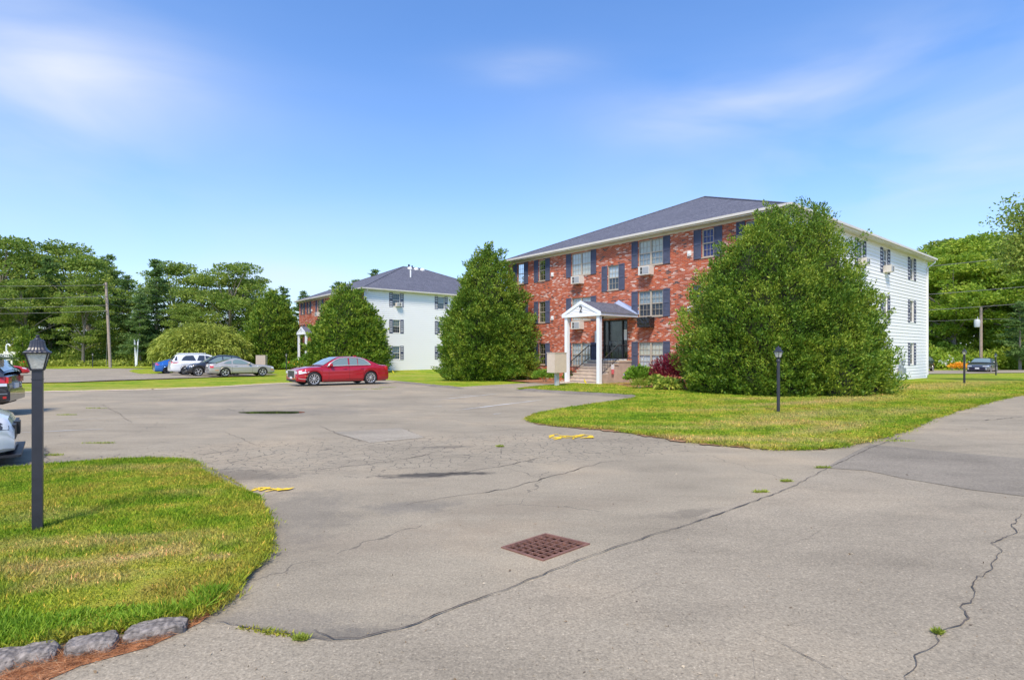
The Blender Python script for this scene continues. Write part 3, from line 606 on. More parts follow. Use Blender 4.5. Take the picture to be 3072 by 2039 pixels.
    fz = MB(); fz.box(-.03,-.002,0,LS,EZ-.14,EZ-.002); fz.build('frieze_board', M_FASCIA, root)
    for y_ in ((-.1,),):
        d = MB(); xx = LT-.06; d.tube([(xx+.3,-ov-.05,EZ+.05), (xx+.2,-ov-.02,EZ-.15), (xx,-.09,EZ-.5), (xx,-.09,.1)], .04, 8); d.build('downspout', M_TRIM, root)
    if not near:
        d = MB(); d.tube([(.15,-ov-.05,EZ+.05), (.2,-.09,EZ-.5), (.2,-.09,.1)], .045, 8); d.build('downspout', M_TRIM, root)
        for k in range(3):
            x_, y_ = 9.4+k*.15, ry-2.4+k*1.1*0-.0; a = .55+k*1.55
            v = MB(); v.lathe([(.32,0),(.32,.18),(.2,.32),(.02,.36)], 14, (10.2+k*.9, ry-.75, rz_-.42)); v.build('roof_vent', M_BOXW, rf)
        v = MB(); v.tube([(8.2,5.2,10.0),(8.2,5.2,11.35)], .09, 10); v.lathe([(.3,0),(.12,.12)], 12, (8.2,5.2,10.2)); v.build('vent_pipe', M_BOXW, rf)
        v = MB(); v.tube([(10.6,ry+.2,12.2),(10.6,ry+.2,12.8)], .12, 8); v.tube([(10.9,ry-.1,12.2),(10.9,ry-.1,12.65)], .09, 8); v.build('vent_stack', M_BLK, rf)
    # small boxes on the wall
    for a in (4.75, 14.8):
        for z in (6.6, 3.78, 1.1):
            u = MB(fb); u.box(a-.1,a+.1,0,.07,z,z+.26); u.lathe([(.07,0),(.05,.02)], 10, (a, .07, z+.12), 'y'); u.build('utility_box', M_BOXW, root)
    u = MB(fb); u.box(10.82,11.08,0,.1,2.25,2.95); o = u.build('intercom', M_BOXW, root); u = MB(fb); u.box(10.91,10.99,.1,.104,2.4,2.8); u.build('door_panel', M_ACG, o)
    ac_unit(root, fb, 7.3, 5.88); ac_unit(root, fb, 12.4, 5.88); ac_unit(root, fb, 12.4, 3.1); ac_unit(root, fb, 7.3, 3.1, bag=near)
    for i, (c, z) in enumerate(((9.25, 6.44), (13.3, 6.44)) if near else ((3.75, 6.46), (9.3, 3.67))): ac_unit(root, fw_, c, z, .56, .4, .38)
    # entrance door in its dark frame
    d = MB(fb); a0, a1, z0, z1 = door; q = -.1
    d.box(a0,a0+.07,q-.04,q+.05,z0,z1); d.box(a1-.07,a1,q-.04,q+.05,z0,z1); d.box(a0+.07,a1-.07,q-.04,q+.05,z1-.08,z1); d.box(a0+.36,a0+.44,q-.04,q+.05,z0,z1-.08); d.box(a1-.44,a1-.36,q-.04,q+.05,z0,z1-.08)
    d.box(a0+.07,a1-.07,q-.04,q+.045,z0,z0+.1)
    dr = d.build('entrance_door', M_BLK, root)
    p = MB(fb); p.box(a0+.44,a1-.44,q-.012,q-.008,z0+.1,z1-.08); p.box(a0+.07,a0+.36,q-.012,q-.008,z0+.1,z1-.08); p.box(a1-.36,a1-.07,q-.012,q-.008,z0+.1,z1-.08); p.build('pane', M_GLASS, dr)
    p = MB(fb); p.box(a0+.46,a1-.46,q-.22,q-.2,z0,z1); p.build('vestibule', mat('vestibule_green', (.12,.14,.11), .7, var=.4, vscale=1.2), dr)
    p = MB(fb); p.box(a1-.52,a1-.5,q+.05,q+.1,z0+.85,z0+1.1); p.box(a0+.5,a1-.5,q+.0,q+.03,z0+1.0,z0+1.03); p.build('handle', M_GREY, dr)
    p = MB(fb); p.box(a0+.12,a0+.33,q-.005,q,z0+1.15,z0+1.75); p.build('notice', M_BOXW, dr)
    # landing and steps
    st_ = MB(); sl, sr = 8.42, 10.8; st_.box(-1.1,-.01,sl,sr,-.4,1.15); st_.cm = 1; st_.box(-1.14,-.005,sl-.03,sr+.03,1.15,1.235)
    for k in range(6):
        z_ = 1.05-.175*k; x_ = -1.14-.29*k; st_.cm = 0; st_.box(x_-.29,x_-.001,sl+.04,sr-.04,-.4,z_-.05); st_.cm = 1; st_.box(x_-.31,x_-.002,sl,sr,z_-.05,z_)
    st_.box(-3.15,-2.9,sl-.15,sr+.15,-.4,.06)
    stp = st_.build('steps', [M_CONC2, M_CONC], root)
    ck = MB(); ck.box(-2.55,-1.1,sl-.005,sl+.2,-.4,.5); ck.box(-1.95,-1.1,sl-.004,sl+.2,.5,.86); ck.build('cheek_wall', M_CONC2, stp)
    th = MB(); th.box(-.16,-.01,8.75,10.5,1.236,1.3); th.build('threshold', M_BOXW, stp)
    for y in (sl+.1, sr-.1):
        rl_ = MB(); top = [(-.12,y,2.08), (-1.05,y,2.08), (-2.72,y,1.05), (-2.8,y,.95), (-2.8,y,.1)]; rl_.tube(top, .028, 6); rl_.tube([(-1.05,y,1.36), (-2.72,y,.36)], .02, 6); rl_.tube([(-.12,y,1.36), (-1.05,y,1.36)], .014, 6)
        rl_.tube([(-1.05,y,1.24), (-1.05,y,2.08)], .02, 6)
        for k in range(1, 7): x_ = -.12-.93*k/7; rl_.tube([(x_,y,1.36), (x_,y,2.08)], .013, 4)
        for k in range(1, 13): f_ = k/13; rl_.tube([(-1.05-1.67*f_,y,1.36-1.0*f_), (-1.05-1.67*f_,y,2.08-1.03*f_)], .013, 4)
        rl_.build('railing', M_BLK, root)
    # porch roof on two posts
    pr = MB(); y0, y1, xf, ze, zr = 7.98, 10.72, -3.12, 3.62, 4.40; ym = (y0+y1)/2; th_ = .06
    for (ya, yb) in ((y0, ym), (y1, ym)):
        pr.poly(((xf-.05,ya-(.06 if ya < yb else -.06),ze+.16), (-.004,ya-(.06 if ya < yb else -.06),ze+.16), (-.004,yb,zr+.06), (xf-.05,yb,zr+.06)))
    prf = pr.build('porch_roof', M_ROOF, root)
    b = MB(); b.box(xf,-.004,y0,y0+.1,ze,ze+.18); b.box(xf,-.004,y1-.1,y1,ze,ze+.18); b.box(xf,xf+.1,y0+.1,y1-.1,ze,ze+.18); b.poly(((xf+.1,y0+.1,ze+.02),(-.004,y0+.1,ze+.02),(-.004,y1-.1,ze+.02),(xf+.1,y1-.1,ze+.02)))
    for (ya, yb) in ((y0-.06, ym), (y1+.06, ym)):
        b.poly(((xf-.06,ya,ze+.0),(xf-.06,yb,zr-.12),(xf-.06,yb,zr+.06),(xf-.06,ya,ze+.17))); b.poly(((xf-.06,ya,ze+.17),(xf-.06,yb,zr+.06),(xf-.03,yb,zr+.06),(xf-.03,ya,ze+.17))); b.poly(((xf-.06,ya,ze),(xf-.06,yb,zr-.12),(xf,yb,zr-.12),(xf,ya,ze)))
    b.box(xf-.058,xf,y0-.05,y1+.05,ze-.02,ze+.1); b.build('porch_fascia', M_TRIM, root)
    gbl = MB(); n = 7
    for k in range(n):
        za, zb = ze+.1+(zr-ze-.2)*k/n, ze+.1+(zr-ze-.2)*(k+1)/n; ha = (y1-y0)/2*(1-(za-ze-.1)/(zr-ze-.1))-.02; hb = (y1-y0)/2*(1-(zb-ze-.1)/(zr-ze-.1))-.02
        gbl.poly(((xf-.035,ym-ha,za),(xf-.035,ym+ha,za),(xf-.012,ym+hb,zb),(xf-.012,ym-hb,zb))); gbl.poly(((xf,ym-ha,za),(xf,ym+ha,za),(xf-.035,ym+ha,za),(xf-.035,ym-ha,za)))
    gbo = gbl.build('gable_siding', M_WHITE, root)
    tm = text_mesh(number, .48, M_BLK, .01); to = put('number', tm, gbo, (xf-.05, ym, ze+.38)); to.rotation_euler = (math.radians(90), 0, math.radians(-90))
    fs = MB()
    for (ya, yb) in ((y0-.06, ym), (y1+.06, ym)): fs.poly(((-.012,ya,ze+.17),(-.3,ya,ze+.175),(-.3,yb,zr+.07),(-.012,yb,zr+.28))); fs.poly(((-.012,ya,ze+.17),(-.012,yb,zr+.07),(-.012,yb,zr+.28),(-.012,ya,ze+.38)))
    fs.build('flashing', mat('blue_grey_flashing', (.28,.34,.48), .4), root)
    for y in (y0+.2, y1-.2):
        p = MB(); p.box(xf+.01,xf+.21,y-.1,y+.1,-.1,ze-.021); p.build('porch_post', M_TRIM, root)
        p = MB(); p.lathe([(.17,0),(.16,.07)], 12, (xf+.11, y, -.02)); p.build('post_base', M_CONC, root)
    lt = MB(); lt.lathe([(.12,0),(.1,-.1),(.04,-.14)], 12, (xf+1.2, ym-.4, ze+.02)); lt.build('porch_light', M_BLK, root)
    return root
def c2(i):
    r, k = divmod(i, 6)
    if i == 18: return (1, 3)
    return [[(1,1),(1,2),(0,1),(1,1),(1,2),(2,2)], [(3,3),(2,3),(2,3),(1,1),(1,1),(2,3)], [(2,2),(4,4),(0,2),(0,0),(1,1),(1,1)]][r][k]
building(C2, '2', 'nearer three storey brick apartment building, number 2 over its white porch', c2, True)
building(C1, '1', 'farther brick apartment building with white siding wall, number 1 over its porch', lambda i: ((2,3),(1,2),(3,3))[i % 3], False)
def b2(t, s, z=0): x, y = bl(C2, t, s); return (x, y, z)
# gas meter at the white wall
def gas_meter():
    x, y = bl(C2, 15.6, -.22); r = thing('gas_meter', 'grey gas meter with regulator and pipes on the white siding wall', 'gas meter', (x, y, Tz(x, y)), ROT)
    m = MB(); m.box(-.24,.24,-.14,.12,.42,.82); m.box(-.2,.2,-.17,-.14,.5,.76); m.lathe([(.1,0),(.12,.05),(.1,.12)], 12, (-.05,0,.82)); m.build('meter_body', M_GREY, r, smooth=30)
    p = MB(); p.tube([(-.1,0,-.1), (-.1,0,.5)], .025, 8); p.tube([(-.05,0,.9), (-.05,0,1.35)], .03, 8); p.tube([(-.15,0,.82), (-.15,0,1.25), (.1,0,1.3), (.35,0,1.25)], .03, 8); p.tube([(-.02,0,1.3), (-.02,0,1.6), (-.2,0,1.62), (-.25,.15,1.62)], .025, 8); p.build('pipe', M_GREY, r)
    q = MB(); q.lathe([(.05,-.12),(.14,-.05),(.15,.02),(.06,.1)], 14, (.13,-.02,1.25), 'x'); q.lathe([(.1,-.04),(.12,.03),(.04,.08)], 12, (.0,-.1,1.05), 'y'); q.build('regulator', M_GREY, r, smooth=40)
gas_meter()
t = MB(); t.box(-.1,.1,-.006,.006,0,.28); x, y, _ = b2(-1.75, 8.33)
t = thing('notice_sign', 'small white and red notice hanging on the concrete side of the entrance steps', 'sign', (x, y, .52), ROT)
m = MB(); m.box(-.11,.11,-.012,0,.25,.52); m.build('upper_panel', mat('notice_white', (.72,.74,.76), .5, var=.3, vscale=14), t); m = MB(); m.box(-.1,.1,-.012,0,0,.248); m.build('lower_panel', mat('notice_red', (.65,.14,.16), .5, var=.35, vscale=14), t)

# ------------------------------------------------------------------ lamp posts
def lamp_mesh(r, H=1.9, round_=False, k0=.04):
    p = MB(); k = k0
    if round_: p.lathe([(.044,-.1),(.042,H-.46),(.055,H-.45),(.055,H-.41),(.04,H-.39),(.034,H-.36),(.05,H-.335)], 16)
    else: p.box(-k,k,-k,k,-.1,H-.335); p.box(-k-.004,k+.004,-k-.004,k+.004,H-.42,H-.412)
    p.build('post', M_LAMPB, r)
    c = MB()
    if not round_:
        c.tube([(0.0,-k-.001,1.31),(0.0,-k-.004,1.31)], .008, 8)
    z0 = H-.335; z1 = H-.175; a0, a1 = .05, .081
    f = MB(); f.box(-a0,a0,-a0,a0,z0,z0+.018)
    for sx in (-1, 1):
        for sy in (-1, 1): f.tube([(sx*a0*.94,sy*a0*.94,z0+.01), (sx*a1,sy*a1,z1)], .008, 4)
    f.box(-a1-.012,a1+.012,-a1-.012,a1+.012,z1,z1+.012); fo = f.build('lantern_frame', M_BLK, r)
    g = MB()
    for s in range(4):
        R_ = Matrix.Rotation(s*math.pi/2, 3, 'Z'); g.poly([R_@Vector(q) for q in ((-a0*.9,-a0*.95,z0+.018), (a0*.9,-a0*.95,z0+.018), (a1*.93,-a1*.98,z1), (-a1*.93,-a1*.98,z1))])
    g.build('lantern_panel', M_LENS, fo)
    h = MB(); prof = [(.112,0),(.104,.010),(.082,.024),(.068,.048),(.06,.08),(.055,.112),(.04,.119),(.02,.124)]
    rings = []; n = 40
    for rr, hh in prof:
        ring = []
        for k_ in range(n):
            a = 2*math.pi*k_/n+math.pi/4; ca, sa = math.cos(a), math.sin(a); q = 1/max(abs(ca), abs(sa)); q = q**.75; rib = 1+(.025 if k_ % 2 else 0)
            ring.append(h.pt((ca*rr*q*rib*.93, sa*rr*q*rib*.93, z1+.012+hh)))
        rings.append(ring)
    for i in range(len(rings)-1):
        for k_ in range(n): h.f.append([rings[i][k_], rings[i][(k_+1)%n], rings[i+1][(k_+1)%n], rings[i+1][k_]]); h.m.append(0)
    h.f.append(rings[0][::-1]); h.m.append(0); h.f.append(rings[-1]); h.m.append(0)
    ho = h.build('lantern_hood', M_LAMPB, r)
    q = MB(); q.lathe([(.03,0),(.022,.012),(.012,.02),(.016,.034),(.006,.045)], 12, (0,0,z1+.136)); q.build('finial', M_LAMPB, ho, smooth=40)
def lamp(px, py, label, H=1.9, rz=0.0, lean=0.0, rd=False):
    x, y = U(px, py); r = thing('lamp_post', label, 'lamp post', (x, y, Tz(x, y)), rz, 'black lamp posts round the lots'); lamp_mesh(r, H, rd)
    if lean: r.rotation_euler = (0, lean, rz)
    return r
lamp(113,1602, 'large black lamp post in the foreground lawn', 1.9, .6)
lamp(2335,1241, 'black lamp post on the lawn in front of the biggest arborvitae', 1.9, .5, 0.0, True)
lamp(2893,1152, 'black lamp post on the lawn left of the parked grey sedan', 1.93, .6)
lamp(2988,1127, 'leaning black lamp post right of the parked grey sedan', 1.85, .6, -.05)
lamp(458,1109, 'thin black lamp post beside the blue car', 1.9, .3)
lamp(278,1100, 'small black lamp post left of the utility pole', 1.9, .3)
lamp(859,1114, 'small black lamp post between the red sedan and the far porch', 1.9, .3)

# ------------------------------------------------------------------ mailbox units
def mailbox(x, y, rz, label, face=False):
    r = thing('mailbox_cluster', label, 'mailbox', (x, y, Tz(x, y)), rz)
    b = MB(); b.box(-.40,.40,-.28,.28,.70,1.66); b.box(-.42,.42,-.30,.30,1.66,1.69); bo = b.build('cabinet', M_MAILB, r)
    p = MB(); p.box(-.085,.085,-.085,.085,-.05,.70); p.build('pedestal', mat('pedestal_grey', (.5,.5,.5), .5), r)
    d = MB()
    for i in range(2 if not face else 3):
        for j in range(1 if not face else 5):
            w = .74/(3 if face else 2); h = .9/(5 if face else 1)
            if face: d.box(-.37+w*i+.008,-.37+w*(i+1)-.008,-.288,-.281,.73+h*j+.008,.73+h*(j+1)-.008)
    if face: d.build('mailbox_doors', mat('mail_door', (.46,.38,.3), .5), bo)
    return r
x, y = U(1671,1160); mailbox(x, y+.1, ROT-.02, 'beige mailbox cabinet on a grey pedestal in front of the entrance steps')
mailbox(-22.4, 49.2, .1, 'beige mailbox cabinet with small doors beyond the silver coupe', True)

# ------------------------------------------------------------------ poles, wires, sign
def P3(px, py, d): return ((px-1536)*d/FPX, d, CAM_H-(py-HOR)*d/FPX)
def pole(b, t, r0, r1, label):
    x, y, z = b; r = thing('utility_pole', label, 'utility pole', b); m = MB(); tt = (t[0]-x, t[1]-y, t[2]-z); m.tube([(0,0,-.4), (tt[0]*.5,0,tt[2]*.5), tt], [r0, (r0+r1)/2, r1], 12)
    m.build('shaft', M_POLE, r, smooth=40); return r, tt
lp = P3(331.5,1101,73.5); lt_ = P3(318,847,73.5); r, tt = pole((lp[0], lp[1], -.4), lt_, .19, .15, 'weathered wooden utility pole leaning slightly beyond the second lot')
m = MB()
for f in (.97, .8, .66): m.tube([(tt[0]*f-.0,-.2,tt[2]*f), (tt[0]*f,-.42,tt[2]*f)], .05, 6); m.lathe([(.07,-.1),(.1,0),(.06,.1)], 8, (tt[0]*f,-.42,tt[2]*f))
m.build('insulator', M_WIRE, r)
m = MB(); m.tube([(tt[0]*.8,.3,tt[2]*.8), (-1.3,1.0,.2)], .03, 5); m.build('guy_wire', M_WIRE, r)
rp = P3(2943,1088,66); rt = P3(2943,921,66); r, tt = pole((rp[0], rp[1], -.4), rt, .17, .14, 'grey utility pole with a transformer behind the grey sedan')
m = MB(); m.lathe([(.02,-.55),(.28,-.5),(.3,-.3),(.3,.3),(.25,.4),(.08,.45)], 14, (-.55,-.1,tt[2]-1.9)); m.tube([(-.3,-.1,tt[2]-1.9),(0,0,tt[2]-1.9)], .05, 6); m.tube([(-.5,-.1,tt[2]-1.45),(-.5,-.1,tt[2]-1.15)], .03, 6); m.build('transformer', mat('transformer_grey', (.5,.53,.55), .5), r, smooth=40)
def wire(a, b, sag, label, r_=.025):
    m = MB(); pts = []
    for k in range(25): f = k/24; pts.append((a[0]+(b[0]-a[0])*f, a[1]+(b[1]-a[1])*f, a[2]+(b[2]-a[2])*f-4*sag*f*(1-f)))
    m.tube(pts, r_, 5); m.build('overhead_wire', M_WIRE, label=label, cat='wire', group='overhead wires')
for i, (ya, yb, yc, nm) in enumerate(((430,442,1,'top'), (562,537,1,'second'), (632,615,1,'third'), (688,663,1,'lowest'))):
    wire(P3(-500,700+(ya-3)/2.851,71), P3(318+i*.7,700+yb/2.851,73.3), .25, f'{nm} overhead wire running left from the wooden utility pole')
for (yb, xe, ye, nm) in ((447,2225,662,'top'), (537,2200,746,'second'), (600,2170,778,'third'), (663,2140,822,'lowest')):
    wire(P3(320,700+yb/2.851,73.3), P3(xe/2.851+60,700+ye/2.851+7,117), .6, f'{nm} overhead wire running right from the wooden utility pole')
for (ya, yb, nm) in ((575,470,'highest'), (803,740,'second highest'), (932,888,'third highest')):
    wire(P3(2650,600+ya/2.849+10,64), P3(3200,600+yb/2.849-12,64), .1, f'{nm} overhead wire in front of the right hand trees', .03)
wire(P3(2700,963,66), P3(2930,957,66), .1, 'thin overhead wire left of the transformer', .02); wire(P3(2950,957,66), P3(3200,948,66), .1, 'thin overhead wire right of the transformer', .02)
def sign():
    x, y, _ = P3(36,1090,74); r = thing('entrance_sign', 'dark green and white sign reading CRESTVIEW beside the columnar arborvitae', 'sign', (x, y, -.4), .15)
    b = MB(); b.box(-1.35,1.35,-.05,.05,1.05,1.72); b.build('board', M_SIGNG, r)
    f = MB(); f.box(-1.4,1.4,-.07,.07,.95,1.04); f.box(-1.4,1.4,-.07,.07,1.73,1.82); f.box(-.13,.08,-.06,.06,0,.95); f.tube([(-1.3,0,1.05),(-1.42,0,1.3),(-1.35,0,1.8)], .05, 6)
    for k in range(8): f.box(-1.0+k*.3,-.75+k*.3,-.04,.04,1.82,2.1+.12*math.sin(k*2.1)); 
    f.build('frame', mat('sign_white', (.75,.74,.66), .6), r)
    o = put('lettering', text_mesh('CRESTVIEW A', .42, M_TRIM, .01, .006), r, (.1,-.07,1.49)); o.rotation_euler = (math.pi/2, 0, 0)
    o = put('lettering', text_mesh('CONDOMINIUMS', .2, M_TRIM, .01), r, (.1,-.07,1.17)); o.rotation_euler = (math.pi/2, 0, 0)
    h = MB(); h.tube([(-.65,0,2.1),(-.68,0,2.8),(-.6,0,3.05),(-.4,0,3.08),(-.2,0,2.85)], .09, 8); h.build('hook', M_TRIM, r)
sign()
for i, (px, dx) in enumerate(((404,0), (411.5,1))):
    a, b = P3(408,1098,80), P3(px+(3 if i else 0),1017,80); m = MB(); m.tube([(a[0]+i*.08, a[1], -.6), b], .1, 6); m.build('white_stake', M_TRIM, label=('straight' if i == 0 else 'tilted')+' white stake of the pair in front of the woods', cat='stake')
def flag(px, py, label, rz=0.3):
    x, y = U(px, py); r = thing('marker_flag', label, 'flag', (x, y, Tz(x, y)+.04), rz, 'yellow utility marker flags'); m = MB(); m.tube([(0,0,0),(.01,0,.3)], .004, 4); m.build('stake', M_WIRE, r)
    m = MB(); m.poly(((.01,0,.34),(.0,0,.16),(.13,.01,.05),(.16,.02,.08))); m.poly(((.012,.004,.34),(.16,.024,.08),(.13,.014,.05),(.002,.004,.16))); m.build('pennant', mat('flag_yellow', (.8,.62,.02), .6), r)
flag(1752,1156, 'yellow marker flag in the grass before the steps'); flag(2058,1174, 'yellow marker flag beside the red leaved bush'); flag(1177,1122, 'yellow marker flag right of the red sedan'); flag(1377,1132, 'yellow marker flag at the foot of the tall arborvitae')

# ------------------------------------------------------------------ cars
M_TYRE = mat('tyre_rubber', (.02,.02,.021), .8); M_RIM = mat('alloy_rim', (.62,.6,.58), .35, .5); M_RIMD = mat('dark_rim', (.08,.08,.085), .3, .8); M_CHR = mat('chrome', (.85,.84,.83), .3, .75)
M_CG = mat('car_glass', (.17,.23,.22), .04, spec=.9, coat=.6); M_CGD = mat('tinted_glass', (.035,.04,.05), .05, spec=.8, coat=.4); M_UNDER = mat('underbody', (.012,.012,.012), .9)
M_RED = mat('tail_red', (.6,.02,.02), .12, coat=1); M_HEAD = mat('headlight', (.7,.72,.74), .1, coat=1); M_AMB = mat('amber_lens', (.7,.22,.03), .2, coat=1); M_SEAM = mat('door_seam', (.01,.01,.01), .8); M_PLATE = mat('licence_plate', (.72,.72,.74), .4)
def paint(n, c, metal=.3, r=.28): return mat(n, c, r, metal, coat=1.0)
WM = {}
def wheel_meshes(R, kind, dark):
    k = (R, kind, dark)
    if k in WM: return WM[k]
    w = .21; rr = R*.70
    t = MB(); t.lathe([(rr,-w/2+.01),(R*.93,-w/2),(R,-w/2+.035),(R,w/2-.035),(R*.93,w/2),(rr,w/2-.01)], 36, (0,0,0), 'y', False)
    i = MB(); i.lathe([(rr,-w/2+.05),(rr,w/2-.06)], 24, (0,0,0), 'y')
    s = MB(); n = {'multi': 10, 'five': 5, 'six': 6}[kind]
    for sd_ in (-1,):
        o = w/2-.018
        for q in range(n):
            a = 2*math.pi*q/n; wd = {'multi': .13, 'five': .2, 'six': .2}[kind]
            p = []
            for rad, ww in ((R*.1, wd*1.1), (rr*.985, wd*.62)):
                for sg in (-1, 1): aa = a+sg*ww*(.9 if rad > R*.2 else 1.6); p.append((math.cos(aa)*rad, math.sin(aa)*rad))
            A, B, Cq, D = p[0], p[1], p[3], p[2]
            s.poly([(c_[0], o, c_[1]) for c_ in (A, B, Cq, D)])
            for e1, e2 in ((A, D), (B, Cq)): s.poly(((e1[0],o,e1[1]),(e2[0],o,e2[1]),(e2[0],o-.04,e2[1]),(e1[0],o-.04,e1[1])))
        s.lathe([(R*.16,o-.03),(R*.16,o+.004),(R*.1,o+.01)], 16, (0,0,0), 'y')
        for j in range(36):
            a, b = 2*math.pi*j/36, 2*math.pi*(j+1)/36
            s.poly([(math.cos(a)*rr*.90,o,math.sin(a)*rr*.90),(math.cos(b)*rr*.90,o,math.sin(b)*rr*.90),(math.cos(b)*rr*1.03,o+.008,math.sin(b)*rr*1.03),(math.cos(a)*rr*1.03,o+.008,math.sin(a)*rr*1.03)])
    WM[k] = (i.mesh('wheel', M_UNDER), t.mesh('tyre', M_TYRE, 40), s.mesh('rim', M_RIMD if dark else M_RIM)); return WM[k]
class Car:
    def __init__(s, name, label, cat, rear, head, P, paintm, glass=None, rim=('multi', False)):
        s.P = P; hv = Vector((head[0], head[1])).normalized(); rz = math.atan2(hv.y, hv.x)
        wb = P['wb']; s.x0, s.x1 = -P['ro'], wb+P['fo']; s.L = s.x1-s.x0
        a = np.array(rear); f = a+np.array((hv.x, hv.y))*wb
        za, zf = Tz(*a), Tz(*f); s.root = thing(name, label, cat, (a[0], a[1], za+.01), rz); s.root.rotation_mode = 'XYZ'; s.root.rotation_euler = (0, -math.atan2(zf-za, wb), rz)
        s.top = P['top']; s.W = P['W']; s.R = P['R']; s.glass = glass or M_CG; s.pm = paintm
        s.body(); s.cabin(); s.wheels(rim)
    def ipt(s, x, tab): return float(np.interp(x, [p[0] for p in tab], [p[1] for p in tab]))
    def hw(s, x):
        xc = (s.x0+s.x1)/2; q = abs(x-xc)/(s.L/2); kf = s.P.get('taper', .2)
        return s.W/2*(1-kf*min(1, q)**7-.03*q*q)
    def zb(s, x):
        z = s.P.get('sill', .2); e = min(x-s.x0, s.x1-x)
        if e < .5: z += .05*(1-e/.5)
        for xw in (0, s.P['wb']):
            Ra = s.R+.055; d = abs(x-xw)
            if d < Ra: z = max(z, s.R+math.sqrt(Ra*Ra-d*d)-.02)
        return z
    def zs(s, x): return s.ipt(x, s.top)-.055-.02*min(1, max(0, .15-min(x-s.x0, s.x1-x))/.15)
    SEC = ((0,.90), (.12,.975), (.4,1.0), (.62,.992), (.66,1.0), (.88,.975), (1.0,.93))
    def yz(s, x, f): z0 = min(s.zb(x), s.zs(x)-.03); return s.hw(x)*float(np.interp(f, [a for a, b in s.SEC], [b for a, b in s.SEC])), z0+(s.zs(x)-z0)*f
    def side_y(s, x, z):
        zb = s.P.get('sill', .2); f = (z-zb)/(s.zs(x)-zb); return s.hw(x)*float(np.interp(f, [a for a, b in s.SEC], [b for a, b in s.SEC]))
    def body(s):
        xs = list(np.arange(s.x0, s.x1, .05))+[s.x1]
        for xw in (0, s.P['wb']):
            for e in (-1, 1): xs += [xw+e*(s.R+.056), xw+e*(s.R+.052), xw+e*(s.R+.03)]
        xs = sorted(x for x in set(xs) if s.x0 <= x <= s.x1); mb = MB(); rings = []
        for x in xs:
            half = [s.yz(x, f) for f in (0, .06, .12, .25, .4, .52, .62, .66, .78, .88, .96, 1.0)]; zt = s.ipt(x, s.top)
            h = s.hw(x); half += [(h*.86, zt-.022), (h*.74, zt-.004), (h*.4, zt+.012), (0, zt+.018)]
            ring = [mb.pt((x, y, z)) for y, z in half]+[mb.pt((x, -y, z)) for y, z in half[-2::-1]]; rings.append(ring)
        for a, b in zip(rings, rings[1:]):
            for k in range(len(a)-1): mb.f.append([a[k], a[k+1], b[k+1], b[k]]); mb.m.append(0)
        for r_ in (rings[0], rings[-1]): mb.f.append(list(r_)); mb.m.append(0)
        s.bo = mb.build('body', s.pm, s.root, smooth=32)
        u = MB(); u.box(s.x0+.12,s.x1-.12,-s.W/2+.27,s.W/2-.27,s.P.get('sill',.2)-.02,.62); u.box(s.R+.15,s.P['wb']-s.R-.15,-s.W/2+.08,s.W/2-.08,s.P.get('sill',.2)-.03,.4)
        for xw in (0, s.P['wb']): u.tube([(xw,-s.W/2+.12,s.R),(xw,s.W/2-.12,s.R)], .05, 6)
        u.build('underbody', M_UNDER, s.root)
    def cab(s, x, z): return s.W/2*.93*.965-s.P.get('tumble', .36)*(z-s.P['belt'])
    def cabin(s):
        C = s.P['cabin']; mb = MB(); rings = []; B = s.P['belt']
        xs = sorted(set([p[0] for p in C]+list(np.arange(C[0][0], C[-1][0], .08))))
        for x in xs:
            z = max(s.smooth(x), B-.02); y = s.cab(x, z); zz = B-.05; yb = s.cab(x, B)
            half = [(yb, zz), (s.cab(x, (B+z)/2), (B+z)/2), (y, z-.03), (y-.05, z-.005), (y*.6, z+.018), (0, z+.026)]
            rings.append([mb.pt((x, a, b)) for a, b in half]+[mb.pt((x, -a, b)) for a, b in half[-2::-1]])
        for a, b in zip(rings, rings[1:]):
            for k in range(len(a)-1): mb.f.append([a[k], a[k+1], b[k+1], b[k]]); mb.m.append(0)
        s.co = mb.build('roof', s.P.get('roofm') or s.pm, s.root, smooth=40)
        for (xa, xb, nm) in ((*s.P['rear_glass'], 'rear_window'), (*s.P['front_glass'], 'windscreen')):
            g = MB(); xx = list(np.linspace(xa, xb, 9)); pr = None
            for x in xx:
                z = s.smooth(x); y = s.cab(x, z)-.075; cur = [(x, k*y, z+.012+.026*(1-abs(k))**.6+(.006 if nm else 0)) for k in (-1,-.6,-.2,.2,.6,1)]
                dz = (s.smooth(x+.03)-s.smooth(x-.03))/.06; cur = [(p[0]-dz/math.hypot(1,dz)*.012, p[1], p[2]) for p in cur]
                if pr: 
                    for k in range(5): g.poly((pr[k], pr[k+1], cur[k+1], cur[k]))
                pr = cur
            g.build(nm, s.glass, s.co, smooth=60)
        for W_ in s.P['windows']:
            for sg in (-1, 1):
                g = MB(); s.strips(g, W_, sg); g.build('side_window', s.P.get('sideglass') or s.glass, s.co)
        if s.P.get('chrome'):
            for sg in (-1, 1):
                g = MB(); pts = [(x, sg*(s.cab(x, z)+.012), z) for x, z in s.P['chrome']]; g.tube(pts, .024, 6); g.build('window_trim', M_CHR, s.co)
    def smooth(s, x):
        C = s.P['cabin']; return sum(s.ipt(x+d, C) for d in (-.1,-.05,0,.05,.1))/5
    def strips(s, g, W_, sg, off=.01):
        for (a, b) in zip(W_, W_[1:]):
            q = []
            for x, z in ((a[0],a[1]),(b[0],b[1]),(b[0],b[2]),(a[0],a[2])): q.append((x, sg*(s.cab(x, z)+off), z))
            g.poly(q)
